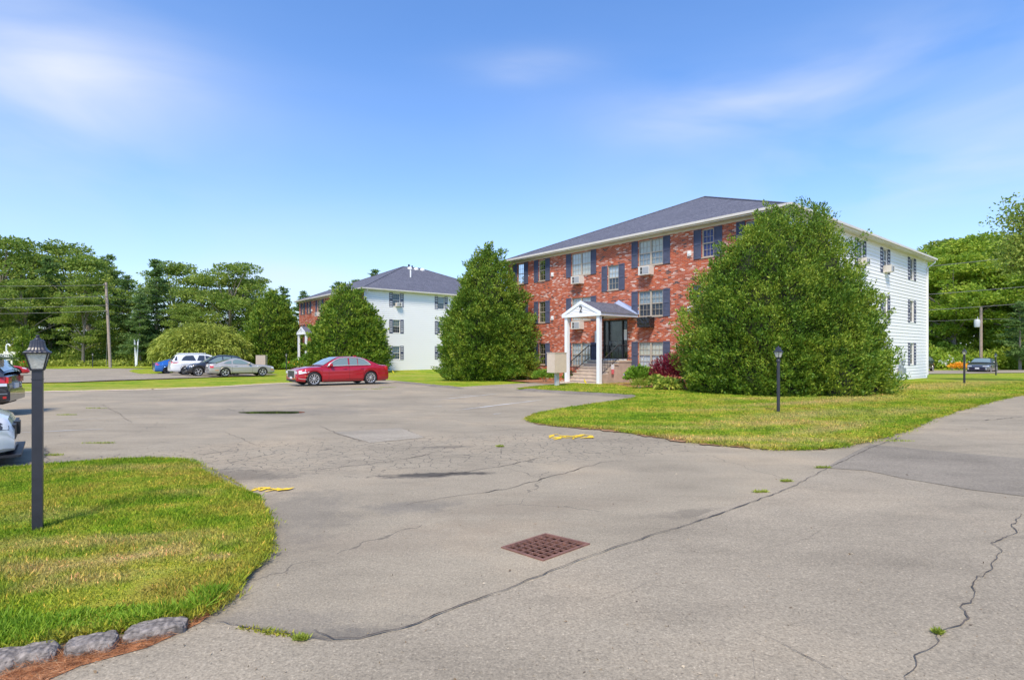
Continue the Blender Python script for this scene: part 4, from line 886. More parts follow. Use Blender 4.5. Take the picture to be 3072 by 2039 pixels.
    def patch(s, name, rows, m, sg=(-1, 1), off=.006, parent=None):     # rows (x, zlo, zhi) laid on the body side
        for k in sg:
            g = MB(); pr = None
            for x, lo, hi in rows:
                cur = [(x, k*(s.side_y(x, lo+(hi-lo)*f)+off), lo+(hi-lo)*f) for f in (0, .5, 1)]
                if pr:
                    for j in range(2): g.poly((pr[j], cur[j], cur[j+1], pr[j+1]))
                pr = cur
            g.build(name, m, parent or s.bo, smooth=50)
    def front(s, name, ys, z0, z1, m, end=1, off=.012, parent=None, bow=0):
        x = (s.x1 if end == 1 else s.x0)+end*off; g = MB(); xi = (s.x1 if end == 1 else s.x0)-end*.04
        g.box(min(x, xi), max(x, xi), ys[0], ys[1], z0, z1); return g.build(name, m, parent or s.bo)
    def seam(s, pts, w=.012, name='door_seam', m=None, sg=(-1, 1), off=.004):
        for k in sg:
            g = MB()
            for (xa, za), (xb, zb) in zip(pts, pts[1:]):
                n = max(1, int(max(abs(xb-xa), abs(zb-za))/.12)); d = math.hypot(xb-xa, zb-za) or 1; nx, nz = -(zb-za)/d*w/2, (xb-xa)/d*w/2
                for i in range(n):
                    q = []
                    for f, sgn in ((i/n,1),((i+1)/n,1),((i+1)/n,-1),(i/n,-1)):
                        x = xa+(xb-xa)*f+nx*sgn; z = za+(zb-za)*f+nz*sgn; q.append((x, k*(s.side_y(x, z)+off), z))
                    g.poly(q)
            g.build(name, m or M_SEAM, s.bo)
    def wheels(s, rim):
        a, b, c = wheel_meshes(s.R, *rim)
        for xw in (0, s.P['wb']):
            for sg in (-1, 1):
                w = put('wheel', a, s.root, (xw, sg*(s.W/2-.125), s.R)); w.rotation_euler = (0, random.uniform(0, 1), 0 if sg == 1 else math.pi)
                put('tyre', b, w); put('rim', c, w)
        g = MB()
        for xw in (0, s.P['wb']):                                    # arch lips
            for sg in (-1, 1):
                pts = []
                for k in range(0, 15):
                    an = math.pi*(k/14); x = xw+math.cos(an)*(s.R+.05); z = s.R+math.sin(an)*(s.R+.04); z = max(z, s.P.get('sill',.2)); pts.append((x, sg*(s.side_y(x, z)+.0), z))
                g.tube(pts, .014, 5)
        g.build('arch_trim', s.P.get('archm') or s.pm, s.bo)
    def mirror(s, x, z, m=None):
        for sg in (-1, 1):
            g = MB(); y = s.cab(x, z); g.lathe([(.03,-.09),(.085,-.05),(.095,.02),(.05,.09)], 12, (x, sg*(y+.14), z+.03), 'y'); g.tube([(x,sg*(y-.02),z-.04),(x,sg*(y+.1),z)], .02, 6); g.build('mirror', m or s.pm, s.root, smooth=50)
    def handle(s, x, z, m=None):
        for sg in (-1, 1):
            g = MB(); y = sg*(s.side_y(x, z)); g.tube([(x-.1,y+sg*.01,z),(x-.06,y+sg*.035,z),(x+.06,y+sg*.035,z),(x+.1,y+sg*.01,z)], .013, 6); g.build('handle', m or s.pm, s.bo)
# --- red sedan
PR = dict(wb=3.05, fo=.84, ro=1.12, W=1.9, R=.36, sill=.2, belt=1.0, taper=.17,
    top=[(-1.12,.78),(-1.09,.97),(-1.0,1.035),(-.4,1.055),(0,1.03),(1.5,1.0),(2.3,.97),(2.6,.985),(3.2,.95),(3.6,.88),(3.82,.78),(3.89,.62)],
    cabin=[(-.62,1.02),(-.2,1.2),(.25,1.4),(.6,1.465),(1.2,1.485),(1.65,1.46),(2.0,1.34),(2.62,.99)], rear_glass=(-.5,.28), front_glass=(1.78,2.55),
    windows=[[(.02,1.08,1.09),(.15,1.08,1.2),(.3,1.08,1.3),(.5,1.08,1.37),(.68,1.07,1.39)], [(.72,1.07,1.39),(1.08,1.06,1.41),(1.16,1.06,1.41)], [(1.24,1.05,1.41),(1.55,1.04,1.40),(1.75,1.03,1.36),(1.95,1.02,1.27),(2.15,1.01,1.13),(2.3,1.01,1.02)]],
    chrome=[(-.02,1.06),(.12,1.2),(.3,1.33),(.55,1.405),(.9,1.435),(1.4,1.43),(1.7,1.39),(1.95,1.29),(2.2,1.12),(2.36,1.0),(1.2,1.035),(-.02,1.06)])
pm = paint('red_metallic_paint', (.46,.008,.022), .3)
near = np.array(U(1113,1152.5))+uD*.95
c = Car('parked_car', 'dark red sedan with chrome window trim parked beside the far lawn in the near lot', 'car', near, -vD, PR, pm)
c.patch('tail_light', [(-1.06,.76,.96),(-.95,.76,.98),(-.86,.8,.97)], M_RED); c.patch('headlight', [(3.3,.70,.73),(3.45,.66,.78),(3.65,.62,.79),(3.78,.6,.77)], M_HEAD)
for s_ in (-1, 1): c.front('headlight_corner', sorted((s_*.55, s_*.78)), .62, .75, M_HEAD)
c.front('grille', (-.48,.48), .42, .76, mat('grille_mesh', (.03,.03,.035), .4)); c.front('grille_surround', (-.53,.53), .76, .8, M_CHR); c.front('lower_intake', (-.7,.7), .24, .33, M_BLK); c.front('licence_plate', (-.16,.16), .36, .47, M_PLATE, off=.02)
for s_ in (-1, 1): c.front('grille_surround', sorted((s_*.48, s_*.53)), .40, .76, M_CHR)
c.seam([(3.35,.34),(3.62,.36),(3.8,.4)], .025, 'fog_trim', M_CHR); c.seam([(3.3,.5),(3.5,.51)], .03, 'side_marker', M_AMB)
c.seam([(1.2,.28),(1.2,1.0)]); c.seam([(2.3,.28),(2.3,.95)]); c.seam([(.46,.62),(.3,.8),(.22,1.0)]); c.seam([(.46,.3),(2.6,.31)], .015, 'sill_crease'); c.seam([(.4,.62),(.46,.3)]); c.seam([(-.35,.9),(-.2,.9),(-.2,1.0),(-.35,1.0),(-.35,.9)], .01, 'fuel_door')
c.handle(.5, .88); c.handle(1.45, .87); c.mirror(2.2, 1.03); m = MB(); m.poly(((.42,0,1.49),(.62,0,1.50),(.5,0,1.56))); m.box(.44,.62,-.025,.025,1.48,1.54); m.build('roof_fin', pm, c.root)
# --- silver coupe
PS = dict(wb=2.72, fo=.95, ro=1.08, W=1.88, R=.345, sill=.22, belt=.95, taper=.16,
    top=[(-1.08,.7),(-1.05,.95),(-.9,.99),(-.4,.98),(0,.96),(1.0,.93),(1.9,.93),(2.4,.91),(3.0,.87),(3.45,.8),(3.6,.74),(3.67,.6)],
    cabin=[(-.75,.97),(-.2,1.14),(.3,1.32),(.75,1.385),(1.1,1.375),(1.5,1.25),(2.15,.93)], rear_glass=(-.62,.35), front_glass=(1.28,2.05),
    windows=[[(-.1,1.02,1.03),(.05,1.01,1.12),(.25,1.0,1.2),(.45,1.0,1.22)], [(.55,1.0,1.2),(.7,.99,1.3),(.95,.99,1.31),(1.2,.98,1.26),(1.5,.98,1.12),(1.75,.98,.99)]])
ps = paint('silver_paint', (.43,.40,.37), .3, .35)
near_s = np.array(U(676,1129.5))
c = Car('parked_car', 'silver grey two door coupe parked in front of the damaged dark car', 'car', near_s+uD*.94, vD, PS, ps, rim=('five', False))
c.patch('tail_light', [(-1.04,.68,.88),(-.95,.68,.89),(-.8,.69,.87)], M_RED); c.patch('headlight', [(3.4,.6,.74),(3.52,.58,.73),(3.6,.58,.7)], M_HEAD); c.seam([(3.35,.52),(3.6,.5)], .06, 'side_marker', M_AMB); c.seam([(-.7,.5),(-.45,.5)], .04, 'side_marker', M_AMB)
c.seam([(.5,.3),(.48,.9)]); c.seam([(1.95,.3),(2.0,.88)]); c.seam([(.5,.5),(2.3,.48)], .03, 'side_trim', mat('pale_silver', (.55,.54,.5), .3, .6, coat=1)); c.seam([(.45,.26),(2.3,.26)], .03, 'sill_crease'); c.handle(.75,.82); c.mirror(1.72,.99)
c.front('grille', (-.5,.5), .5, .68, M_BLK)
# --- dark car with smashed front
PD = dict(wb=2.72, fo=.78, ro=.98, W=1.86, R=.365, sill=.26, belt=1.05, taper=.2,
    top=[(-.98,.8),(-.95,1.05),(-.7,1.1),(0,1.08),(1.5,1.05),(2.2,1.05),(2.7,1.02),(3.1,.93),(3.3,.85),(3.5,.62)],
    cabin=[(-.8,1.08),(-.6,1.3),(-.35,1.52),(0,1.6),(.6,1.66),(1.1,1.66),(1.5,1.55),(2.35,1.05)], rear_glass=(-.75,-.4), front_glass=(1.4,2.25),
    windows=[[(-.35,1.15,1.25),(-.15,1.14,1.45),(.1,1.13,1.5),(.25,1.13,1.52)], [(.32,1.13,1.52),(.9,1.12,1.56)], [(.98,1.12,1.56),(1.3,1.11,1.52),(1.6,1.1,1.37),(2.0,1.09,1.12)]])
pd_ = paint('charcoal_paint', (.03,.03,.036), .3)
dp = near_s+uD*2.85-vD*(-.2)+uD*.93
c = Car('parked_car', 'dark crossover with a smashed front bumper between the white and silver cars', 'car', dp+vD*1.2, -vD, PD, pd_, rim=('five', False))
c.patch('tail_light', [(-.95,.9,1.08),(-.75,.93,1.08),(-.55,1.0,1.06)], M_RED); c.patch('headlight', [(3.0,.74,.84),(3.2,.72,.84),(3.35,.68,.8)], M_HEAD); c.mirror(2.1,1.1); c.seam([(.9,.3),(.9,1.03)]); c.seam([(1.95,.3),(1.98,1.0)])
random.seed(3); m = MB()
for k in range(16):
    y_ = random.uniform(-.85,.85); a = (3.45+random.uniform(-.1,.15), y_, random.uniform(.25,.75)); m.poly((a, (a[0]+.12,a[1]+random.uniform(.1,.3),a[2]+random.uniform(-.1,.1)), (a[0]+random.uniform(-.1,.15),a[1]+.1,a[2]+random.uniform(-.25,.05)), (a[0]-.05,a[1]-.1,a[2]-.1)))
for k in range(5): m.tube([(3.4,random.uniform(-.8,.8),.6),(3.6,random.uniform(-.8,.8),.35),(3.55,random.uniform(-.9,.9),.2)], .018, 5)
m.build('broken_bumper', mat('torn_plastic', (.09,.10,.11), .4, var=.5, vscale=8), c.bo)
# --- white three-row car
PW = dict(wb=3.04, fo=.95, ro=1.12, W=1.93, R=.385, sill=.28, belt=1.15, taper=.17,
    top=[(-1.12,.8),(-1.09,1.1),(-.9,1.17),(0,1.17),(1.5,1.14),(2.6,1.12),(3.2,1.08),(3.7,1.0),(3.9,.9),(3.99,.7)],
    cabin=[(-1.0,1.15),(-.92,1.35),(-.75,1.62),(-.6,1.74),(0,1.79),(1.0,1.8),(1.6,1.77),(2.0,1.65),(2.75,1.13)], rear_glass=(-.97,-.78), front_glass=(1.8,2.65),
    windows=[[(-.85,1.25,1.3),(-.72,1.24,1.55),(-.6,1.24,1.64)][:2]+[(-.66,1.24,1.6)], [(-.35,1.24,1.25),(-.2,1.24,1.5),(0,1.24,1.64),(.55,1.23,1.66),(.72,1.23,1.28)], [(.82,1.23,1.25),(.98,1.22,1.66),(1.4,1.22,1.66)], [(1.46,1.22,1.66),(1.75,1.22,1.6),(2.1,1.21,1.42),(2.45,1.2,1.22)]], sideglass=M_CGD)
pw = paint('white_paint', (.72,.73,.74), 0, .3)
wp = near_s+uD*6.1-vD*.55; wn = np.array(U(559,1124.8))
c = Car('parked_car', 'large white sport utility vehicle parked between the blue car and the damaged dark car', 'car', wn+uD*.97, vD, PW, pw, glass=M_CGD, rim=('five', True))
c.patch('tail_light', [(-1.08,1.0,1.13),(-.9,1.0,1.14),(-.7,1.02,1.12),(-.55,1.08,1.11)], M_RED); c.seam([(.78,.4),(.78,1.12)]); c.seam([(2.05,.4),(2.05,1.1)]); c.handle(1.0,1.03); c.mirror(2.35,1.22); m = MB(); m.tube([(-.5,.68,1.83),(1.5,.68,1.86)], .02, 6); m.tube([(-.5,-.68,1.83),(1.5,-.68,1.86)], .02, 6); m.build('roof_rail', pw, c.co)
# --- blue car
PB = dict(wb=2.7, fo=.85, ro=.95, W=1.78, R=.32, sill=.2, belt=.95, taper=.2,
    top=[(-.95,.7),(-.92,.98),(-.75,1.03),(-.2,1.0),(1.5,.94),(2.3,.9),(2.9,.83),(3.35,.72),(3.55,.55)],
    cabin=[(-.75,1.0),(-.2,1.22),(.35,1.38),(.9,1.43),(1.3,1.4),(1.7,1.25),(2.4,.92)], rear_glass=(-.6,.3), front_glass=(1.45,2.3),
    windows=[[(.05,1.03,1.05),(.25,1.02,1.25),(.6,1.01,1.32),(.95,1.0,1.35)], [(1.02,1.0,1.35),(1.35,.99,1.32),(1.7,.98,1.16),(2.0,.97,1.0)]])
bn = np.array(U(502,1120.5))
c = Car('parked_car', 'bright blue compact sedan at the left end of the parked row', 'car', bn+uD*.89, vD, PB, paint('blue_paint', (.02,.14,.48), .4), rim=('five', True))
c.patch('tail_light', [(-.93,.75,.97),(-.8,.76,.98),(-.62,.82,.95)], M_RED); c.seam([(1.0,.3),(1.0,.93)]); c.mirror(2.05,1.0)
# --- red car far left
near_r = np.array(U(47,1126.5))
PRR = dict(PB, wb=2.6, W=1.78, top=[(-.95,.6),(-.9,.9),(-.6,.93),(.8,.9),(1.8,.87),(2.3,.84),(2.9,.74),(3.3,.6),(3.45,.45)], cabin=[(-.3,.9),(.1,1.12),(.5,1.22),(.95,1.22),(1.3,1.1),(1.85,.87)], belt=.9, rear_glass=(-.2,.3), front_glass=(1.05,1.75), windows=[[(.35,.96,1.12),(.7,.95,1.16),(1.0,.95,1.14),(1.45,.94,.96)]])
c = Car('parked_car', 'bright red low sports car far left beyond the grass strip', 'car', near_r-vD*2.6+uD*.89, vD, PRR, paint('bright_red_paint', (.6,.015,.02), .1), rim=('multi', False))
c.patch('headlight', [(2.95,.6,.64),(3.1,.57,.66),(3.25,.52,.6)], M_HEAD)
# --- dark crossover, rear corner at the left edge
PX = dict(wb=2.75, fo=.9, ro=1.0, W=1.86, R=.37, sill=.33, belt=1.1, taper=.14,
    top=[(-1.0,.78),(-.98,1.02),(-.85,1.12),(0,1.12),(1.5,1.08),(2.3,1.05),(3.0,.98),(3.5,.8),(3.65,.6)],
    cabin=[(-.93,1.1),(-.78,1.34),(-.6,1.54),(-.45,1.6),(.2,1.67),(1.0,1.68),(1.6,1.56),(2.4,1.07)], rear_glass=(-.9,-.62), front_glass=(1.5,2.3),
    windows=[[(-.5,1.18,1.22),(-.3,1.17,1.42),(0,1.16,1.52)], [(.06,1.16,1.52),(.8,1.15,1.57)], [(.9,1.15,1.57),(1.4,1.14,1.52),(2.0,1.12,1.16)]])
px_ = paint('navy_black_paint', (.022,.022,.03), .2)
hx = np.array((-.86,-.51)); hx = hx/np.hypot(*hx); rc = np.array((-13.42,14.6))
c = Car('parked_car', 'dark crossover showing its red tail light at the left edge above the white car', 'car', rc+hx*1.0+np.array((-hx[1], hx[0]))*-.93, hx, PX, px_)
c.patch('tail_light', [(-.99,.88,1.04),(-.93,.88,1.06),(-.8,.9,1.06),(-.55,.97,1.05),(-.3,1.0,1.03)], M_RED, off=.02); c.patch('reverse_lens', [(-.98,.8,.875),(-.85,.8,.875),(-.6,.86,.89)], M_HEAD, off=.02)
c.seam([(-.97,.5),(-.9,.5)], .06, 'lower_reflector', M_RED, off=.012); c.seam([(-.99,.6),(.0,.6)], .025, 'bumper_trim', M_GREY, off=.01)
for y_ in ((-.92,-.55), (.55,.92)): c.front('tail_light', tuple(sorted(v_*.86 for v_ in y_)), .88, 1.04, M_RED, end=-1)
c.front('licence_plate', (-.2,.2), .72, .86, M_PLATE, end=-1, off=.03); c.front('bumper', (-.78,.78), .4, .66, px_, end=-1, off=.045)
m = MB(); m.poly(((-.45,-.62,1.6),(-.45,.62,1.6),(-.95,.58,1.53),(-.95,-.58,1.53))); m.poly(((-.45,-.62,1.55),(-.45,.62,1.55),(-.95,.58,1.52),(-.95,-.58,1.52))); m.build('spoiler', px_, c.co); c.mirror(2.1,1.15)
# --- white sports car nose at the left edge
PN = dict(wb=2.72, fo=.96, ro=1.1, W=1.9, R=.35, sill=.17, belt=.93, taper=.2,
    top=[(-1.1,.8),(-.8,.98),(0,.96),(1.9,.93),(2.5,.93),(3.0,.89),(3.4,.80),(3.6,.70),(3.68,.55)],
    cabin=[(-.75,.97),(-.2,1.14),(.3,1.32),(.75,1.385),(1.1,1.375),(1.5,1.25),(2.15,.93)], rear_glass=(-.62,.35), front_glass=(1.28,2.05),
    windows=[[(.55,1.0,1.2),(.95,.99,1.31),(1.2,.98,1.26),(1.75,.98,.99)]])
hn = vD; fc = np.array((-7.62,8.42))
c = Car('parked_car', 'white sports car nose at the left edge with a black plate bracket', 'car', fc-hn*3.68+uD*.75, hn, PN, pw)
c.patch('headlight', [(3.42,.56,.66),(3.52,.55,.66),(3.62,.54,.6)], mat('smoked_lens', (.06,.05,.05), .1, coat=1), off=.008); c.seam([(3.05,.43),(3.45,.42)], .05, 'fog_lamp', M_HEAD)
c.front('plate_bracket', (-.3,-.02), .42, .62, M_BLK, off=.05); c.front('grille', (-.62,.62), .38, .6, M_BLK, off=.01); m = MB(); m.box(3.35,3.76,-.82,.82,.13,.16); m.build('splitter', M_BLK, c.bo); c.seam([(2.3,.88),(3.55,.62)], .008)
# --- grey sedan facing the camera, right
PG = dict(wb=2.82, fo=.95, ro=1.1, W=1.84, R=.34, sill=.18, belt=.97, taper=.24,
    top=[(-1.1,.8),(-1.0,1.03),(-.4,1.05),(1.5,.98),(2.3,.94),(3.0,.88),(3.5,.76),(3.72,.66),(3.77,.5)],
    cabin=[(-.7,1.02),(-.1,1.25),(.4,1.42),(1.0,1.44),(1.5,1.38),(2.4,.95)], rear_glass=(-.6,.3), front_glass=(1.45,2.3),
    windows=[[(.02,1.07,1.1),(.3,1.05,1.28),(.9,1.03,1.36)], [(1.0,1.02,1.36),(1.4,1.01,1.3),(2.0,.99,1.02)]])
pg_ = paint('grey_paint', (.13,.14,.16), .5)
def P2(px, d): return np.array(((px-1536)*d/FPX, d))
c = Car('parked_car', 'grey sedan facing the camera beneath the right hand utility pole', 'car', P2(2936,54.5)+vD*3.1, -vD, PG, pg_)
for s_ in (-1, 1): c.front('headlight', sorted((s_*.42, s_*.72)), .62, .69, M_HEAD); c.front('fog_trim', sorted((s_*.66, s_*.7)), .3, .5, M_CHR)
c.patch('headlight', [(3.35,.64,.70),(3.5,.62,.69),(3.65,.6,.66)], M_HEAD); c.front('grille', (-.6,.6), .27, .52, mat('lower_grille', (.015,.012,.03), .3)); c.front('licence_plate', (-.16,.16), .38, .5, M_PLATE, off=.02); c.front('upper_grille', (-.4,.4), .6, .63, M_BLK); c.mirror(2.1,1.0)
c = Car('parked_car', 'dark vehicle mostly hidden behind the corner of the white wall', 'car', P2(2738,55.5)+vD*3.4, -vD, PX, paint('dark_green_grey_paint', (.03,.04,.045), .3)); c.mirror(2.1,1.15)
for s_ in (-1, 1): c.front('headlight', sorted((s_*.45, s_*.75)), .72, .84, M_HEAD)

# ------------------------------------------------------------------ foliage
def card_mesh(name, P_, D_, L_, W_, mats, rnd, inner=None, droop=0.0):
    """rhombic leaf cards: base P_, direction D_ (unit), lengths, widths"""
    n = len(P_); R_ = rng.normal(size=(n, 3)); Sd = np.cross(D_, R_); Sd /= np.linalg.norm(Sd, axis=1)[:, None]+1e-9
    L_ = np.asarray(L_)[:, None]; W_ = np.asarray(W_)[:, None]
    tip = P_+D_*L_; tip[:, 2] -= droop*L_[:, 0]
    V = np.stack([P_, P_+D_*L_*.45+Sd*W_*.5, tip, P_+D_*L_*.45-Sd*W_*.5], 1).reshape(-1, 3)
    F = np.arange(4*n).reshape(n, 4); mi = np.zeros(n, int); rn = np.repeat(rnd, 4)
    if inner is not None:
        iv, ifc = inner; F2 = np.array(ifc)+len(V); V = np.vstack([V, np.array(iv)]); F = np.vstack([F, F2]); mi = np.concatenate([mi, np.ones(len(F2), int)]); rn = np.concatenate([rn, np.full(len(iv), .3)])
    me = bpy.data.meshes.new(name); me.vertices.add(len(V)); me.vertices.foreach_set('co', V.ravel())
    me.loops.add(F.size); me.loops.foreach_set('vertex_index', F.ravel()); me.polygons.add(len(F)); me.polygons.foreach_set('loop_start', np.arange(0, F.size, 4)); me.polygons.foreach_set('loop_total', np.full(len(F), 4))
    me.update(calc_edges=True)
    for m in mats: me.materials.append(m)
    me.polygons.foreach_set('material_index', mi)
    a = me.attributes.new('rnd', 'FLOAT', 'POINT'); a.data.foreach_set('value', rn.astype(np.float32)); me.update(); return me
def unit(v): return v/(np.linalg.norm(v, axis=-1, keepdims=True)+1e-9)
def fnoise(P_, sc, off=0):
    return np.array([mnoise.noise((p[0]*sc+off, p[1]*sc, p[2]*sc)) for p in P_])
L_ARB = leaf_material('arborvitae_leaf', (.032,.085,.012), (.12,.225,.02), (.31,.38,.04), .9, .22)
L_BRD = leaf_material('broad_leaf', (.07,.14,.025), (.18,.28,.04), (.36,.42,.075), .25, .4)
L_MPL = leaf_material('maple_leaf', (.10,.2,.022), (.25,.38,.035), (.44,.52,.06), .25, .4)
L_PIN = leaf_material('pine_leaf', (.05,.12,.035), (.12,.22,.055), (.24,.33,.09), .25)
L_YEL = leaf_material('yellow_green_leaf', (.13,.19,.02), (.27,.34,.045), (.45,.49,.09), .5)
L_BUSH = leaf_material('bush_leaf', (.05,.13,.012), (.14,.29,.02), (.3,.45,.06), 3); L_RED = leaf_material('red_leaf', (.05,.005,.012), (.16,.012,.03), (.34,.03,.06), 3); L_HOSTA = leaf_material('hosta_leaf', (.05,.14,.02), (.2,.32,.04), (.55,.55,.1), 4)
L_FLR = mat('red_flower', (.7,.05,.02), .6, var=.3, vscale=20); L_FLO = mat('orange_flower', (.85,.4,.02), .6, var=.2); L_FLY = mat('yellow_flower', (.85,.65,.05), .6); L_FLB = mat('blue_flower', (.3,.34,.75), .6); L_FLW = mat('white_flower', (.8,.78,.7), .6)
def cone_shell(lobes, n, thick, blocked=None):
    """points on rounded cone lobes (cx,cy,r,h,power); returns points and outward dirs"""
    ar = np.array([l[2]*l[3] for l in lobes]); ar = ar/ar.sum(); Ps, Ds = [], []
    for l, a in zip(lobes, ar):
        cx, cy, r, h, pw = l[:5]; sy = l[5] if len(l) > 5 else 1; k = int(n*a*1.15)
        f = rng.random(k*3); prof = (1-f**pw)**.7; f = f[rng.random(k*3) < .25+.75*prof][:k]; k = len(f)
        th = rng.random(k)*2*math.pi; rr = r*(1-f**pw)**.7*(1-.14*np.clip(1-f*9, 0, 1))
        nrm = np.stack([np.cos(th), np.sin(th)*sy, .35+.9*f], 1); nrm = unit(nrm)
        base = np.stack([cx+np.cos(th)*rr, cy+np.sin(th)*rr*sy, f*h], 1)
        d = .34*fnoise(base, .7, 7)+1.35*np.abs(fnoise(base, 1.15, 3))+.95*np.abs(fnoise(base, 2.7, 1))-.6
        base = base+nrm*(d-rng.random(k)**1.6*thick)[:, None]
        keep = np.ones(k, bool)
        for l2 in lobes:
            if l2 is l: continue
            s2 = l2[5] if len(l2) > 5 else 1; fz = np.clip(base[:, 2]/l2[3], 0, 1); keep &= ~((np.hypot(base[:, 0]-l2[0], (base[:, 1]-l2[1])/s2) < l2[2]*(1-fz**l2[4])**.7-.75) & (base[:, 2] < l2[3]))
        Ps.append(base[keep]); Ds.append(nrm[keep])
    return np.vstack(Ps), np.vstack(Ds)
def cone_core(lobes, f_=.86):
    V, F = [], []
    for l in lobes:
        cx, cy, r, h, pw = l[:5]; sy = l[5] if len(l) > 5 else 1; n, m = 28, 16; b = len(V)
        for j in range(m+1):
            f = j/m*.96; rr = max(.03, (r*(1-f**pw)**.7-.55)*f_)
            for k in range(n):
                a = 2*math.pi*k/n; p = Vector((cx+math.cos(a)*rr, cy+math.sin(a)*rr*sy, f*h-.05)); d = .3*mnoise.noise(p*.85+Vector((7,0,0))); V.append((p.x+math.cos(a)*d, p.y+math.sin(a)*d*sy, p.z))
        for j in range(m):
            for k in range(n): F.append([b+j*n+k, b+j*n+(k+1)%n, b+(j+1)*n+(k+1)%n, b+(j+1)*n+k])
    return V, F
def arborvitae(loc, lobes, n, label, leaf=(.26,.075), name='arborvitae_tree', blocked=None, cat='tree', mats=None, group=None):
    x, y = loc; r = thing(name, label, cat, (x, y, Tz(x, y)), 0, group)
    P_, D_ = cone_shell(lobes, n, .38)
    k = len(P_); up = rng.normal(size=(k, 3))*.55; up[:, 2] += .25
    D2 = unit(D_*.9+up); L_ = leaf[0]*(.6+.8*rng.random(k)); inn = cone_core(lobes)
    if blocked is not None:
        t_ = ((P_[:, 0]+x-C2[0])*vD[0]+(P_[:, 1]+y-C2[1])*vD[1]); s_ = ((P_[:, 0]+x-C2[0])*uD[0]+(P_[:, 1]+y-C2[1])*uD[1]); ok = ~((t_ > -.15) & (s_ > -.15) & (t_ < LT) & (s_ < LS) & (P_[:, 2] < 8.6))
        P_, D2, L_ = P_[ok], D2[ok], L_[ok]; k = len(P_)
        iv = []
        for v_ in inn[0]:
            q = np.array(v_[:2])+np.array((x, y))-C2; tt_, ss_ = q@vD, q@uD
            if tt_ > -.25 and ss_ > -.25:
                if tt_ < ss_ : q = q-vD*(tt_+.25)
                else: q = q-uD*(ss_+.25)
            q = q+C2-np.array((x, y)); iv.append((q[0], q[1], v_[2]))
        inn = (iv, inn[1])
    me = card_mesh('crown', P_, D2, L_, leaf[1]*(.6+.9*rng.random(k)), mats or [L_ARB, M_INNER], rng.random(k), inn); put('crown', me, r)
    m = MB()
    for l in lobes[:4]: m.tube([(l[0],l[1],-.2), (l[0],l[1],l[3]*.6)], [.16,.05], 8)
    m.build('trunk', M_BARK, r); return r
# big one wrapping the corner of the nearer building, made of several stems
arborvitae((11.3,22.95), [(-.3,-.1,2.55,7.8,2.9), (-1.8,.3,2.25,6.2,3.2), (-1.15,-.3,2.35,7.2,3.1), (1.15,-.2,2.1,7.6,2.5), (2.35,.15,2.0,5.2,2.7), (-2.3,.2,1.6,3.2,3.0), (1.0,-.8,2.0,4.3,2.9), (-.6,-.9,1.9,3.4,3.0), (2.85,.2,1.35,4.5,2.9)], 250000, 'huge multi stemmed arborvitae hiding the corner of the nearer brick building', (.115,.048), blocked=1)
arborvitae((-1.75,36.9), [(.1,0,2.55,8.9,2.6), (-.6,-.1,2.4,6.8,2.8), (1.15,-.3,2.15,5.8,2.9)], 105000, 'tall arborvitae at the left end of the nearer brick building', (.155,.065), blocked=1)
arborvitae((-15.9,53.6), [(-.2,0,3.2,8.2,2.6), (1.3,-.2,2.6,6.4,2.8), (-1.5,.2,2.4,6.0,2.8)], 52000, 'broad arborvitae behind the red sedan', (.27,.1))
arborvitae((-28.5,65.5), [(0,0,3.0,9.1,2.7), (-1.4,0,2.4,6.8,2.8), (1.2,-.2,2.3,7,2.8)], 44000, 'arborvitae left of the farther porch', (.3,.11))
x, y, _ = P3(68,1090,70); arborvitae((x, y), [(0,0,.85,5.4,3.0)], 4000, 'slender columnar arborvitae behind the big lamp post', (.25,.09), 'columnar_arborvitae'); x, y, _ = P3(95,1090,74); arborvitae((x, y), [(0,0,.6,5.2,3.0)], 2500, 'smaller columnar arborvitae just right of the slender one', (.25,.09), 'columnar_arborvitae')
def blob_plant(name, loc, rx, ry, h, n, mats, label, cat='shrub', leaf=(.1,.05), flowers=None, group=None, up=.3, z0=0, parent=None, hang=0):
    x, y = loc; r = thing(name, label, cat, (x, y, Tz(x, y)+.05+z0), 0, group)
    th = rng.random(n)*2*math.pi; ph = np.arccos(1-rng.random(n)*1.15); rad = rng.random(n)**.35
    d = np.stack([np.sin(ph)*np.cos(th), np.sin(ph)*np.sin(th), np.cos(ph)], 1); P_ = d*np.array((rx, ry, h*.62))*rad[:, None]
    P_ *= (1+.22*fnoise(d*3, 1.3, x))[:, None]; P_[:, 2] = np.abs(P_[:, 2]+h*.38); D_ = unit(d+rng.normal(size=(n, 3))*.5+np.array((0, 0, up)))
    me = card_mesh('foliage', P_, D_, leaf[0]*(.6+.8*rng.random(n)), leaf[1]*(.6+.8*rng.random(n)), [mats], rng.random(n), droop=hang); put('foliage', me, r)
    m = MB()
    for k in range(5): a = k*1.26; m.tube([(0,0,-.1),(math.cos(a)*rx*.4,math.sin(a)*ry*.4,h*.5)], [.02,.008], 5)
    m.build('stem', M_BARK, r)
    if flowers:
        fm, cnt, fs = flowers; k = cnt*9; c_ = rng.integers(0, n, cnt); c_ = c_[np.argsort(-P_[c_, 2]-0*P_[c_, 1])]; Q = np.repeat(P_[c_]*1.05, 9, 0)+rng.normal(size=(k, 3))*fs*.35
        me = card_mesh('blossom', Q, unit(rng.normal(size=(k, 3))+np.array((0,-.5,.6))), np.full(k, fs), np.full(k, fs*.7), [fm], rng.random(k)); put('blossom', me, r)
    return r
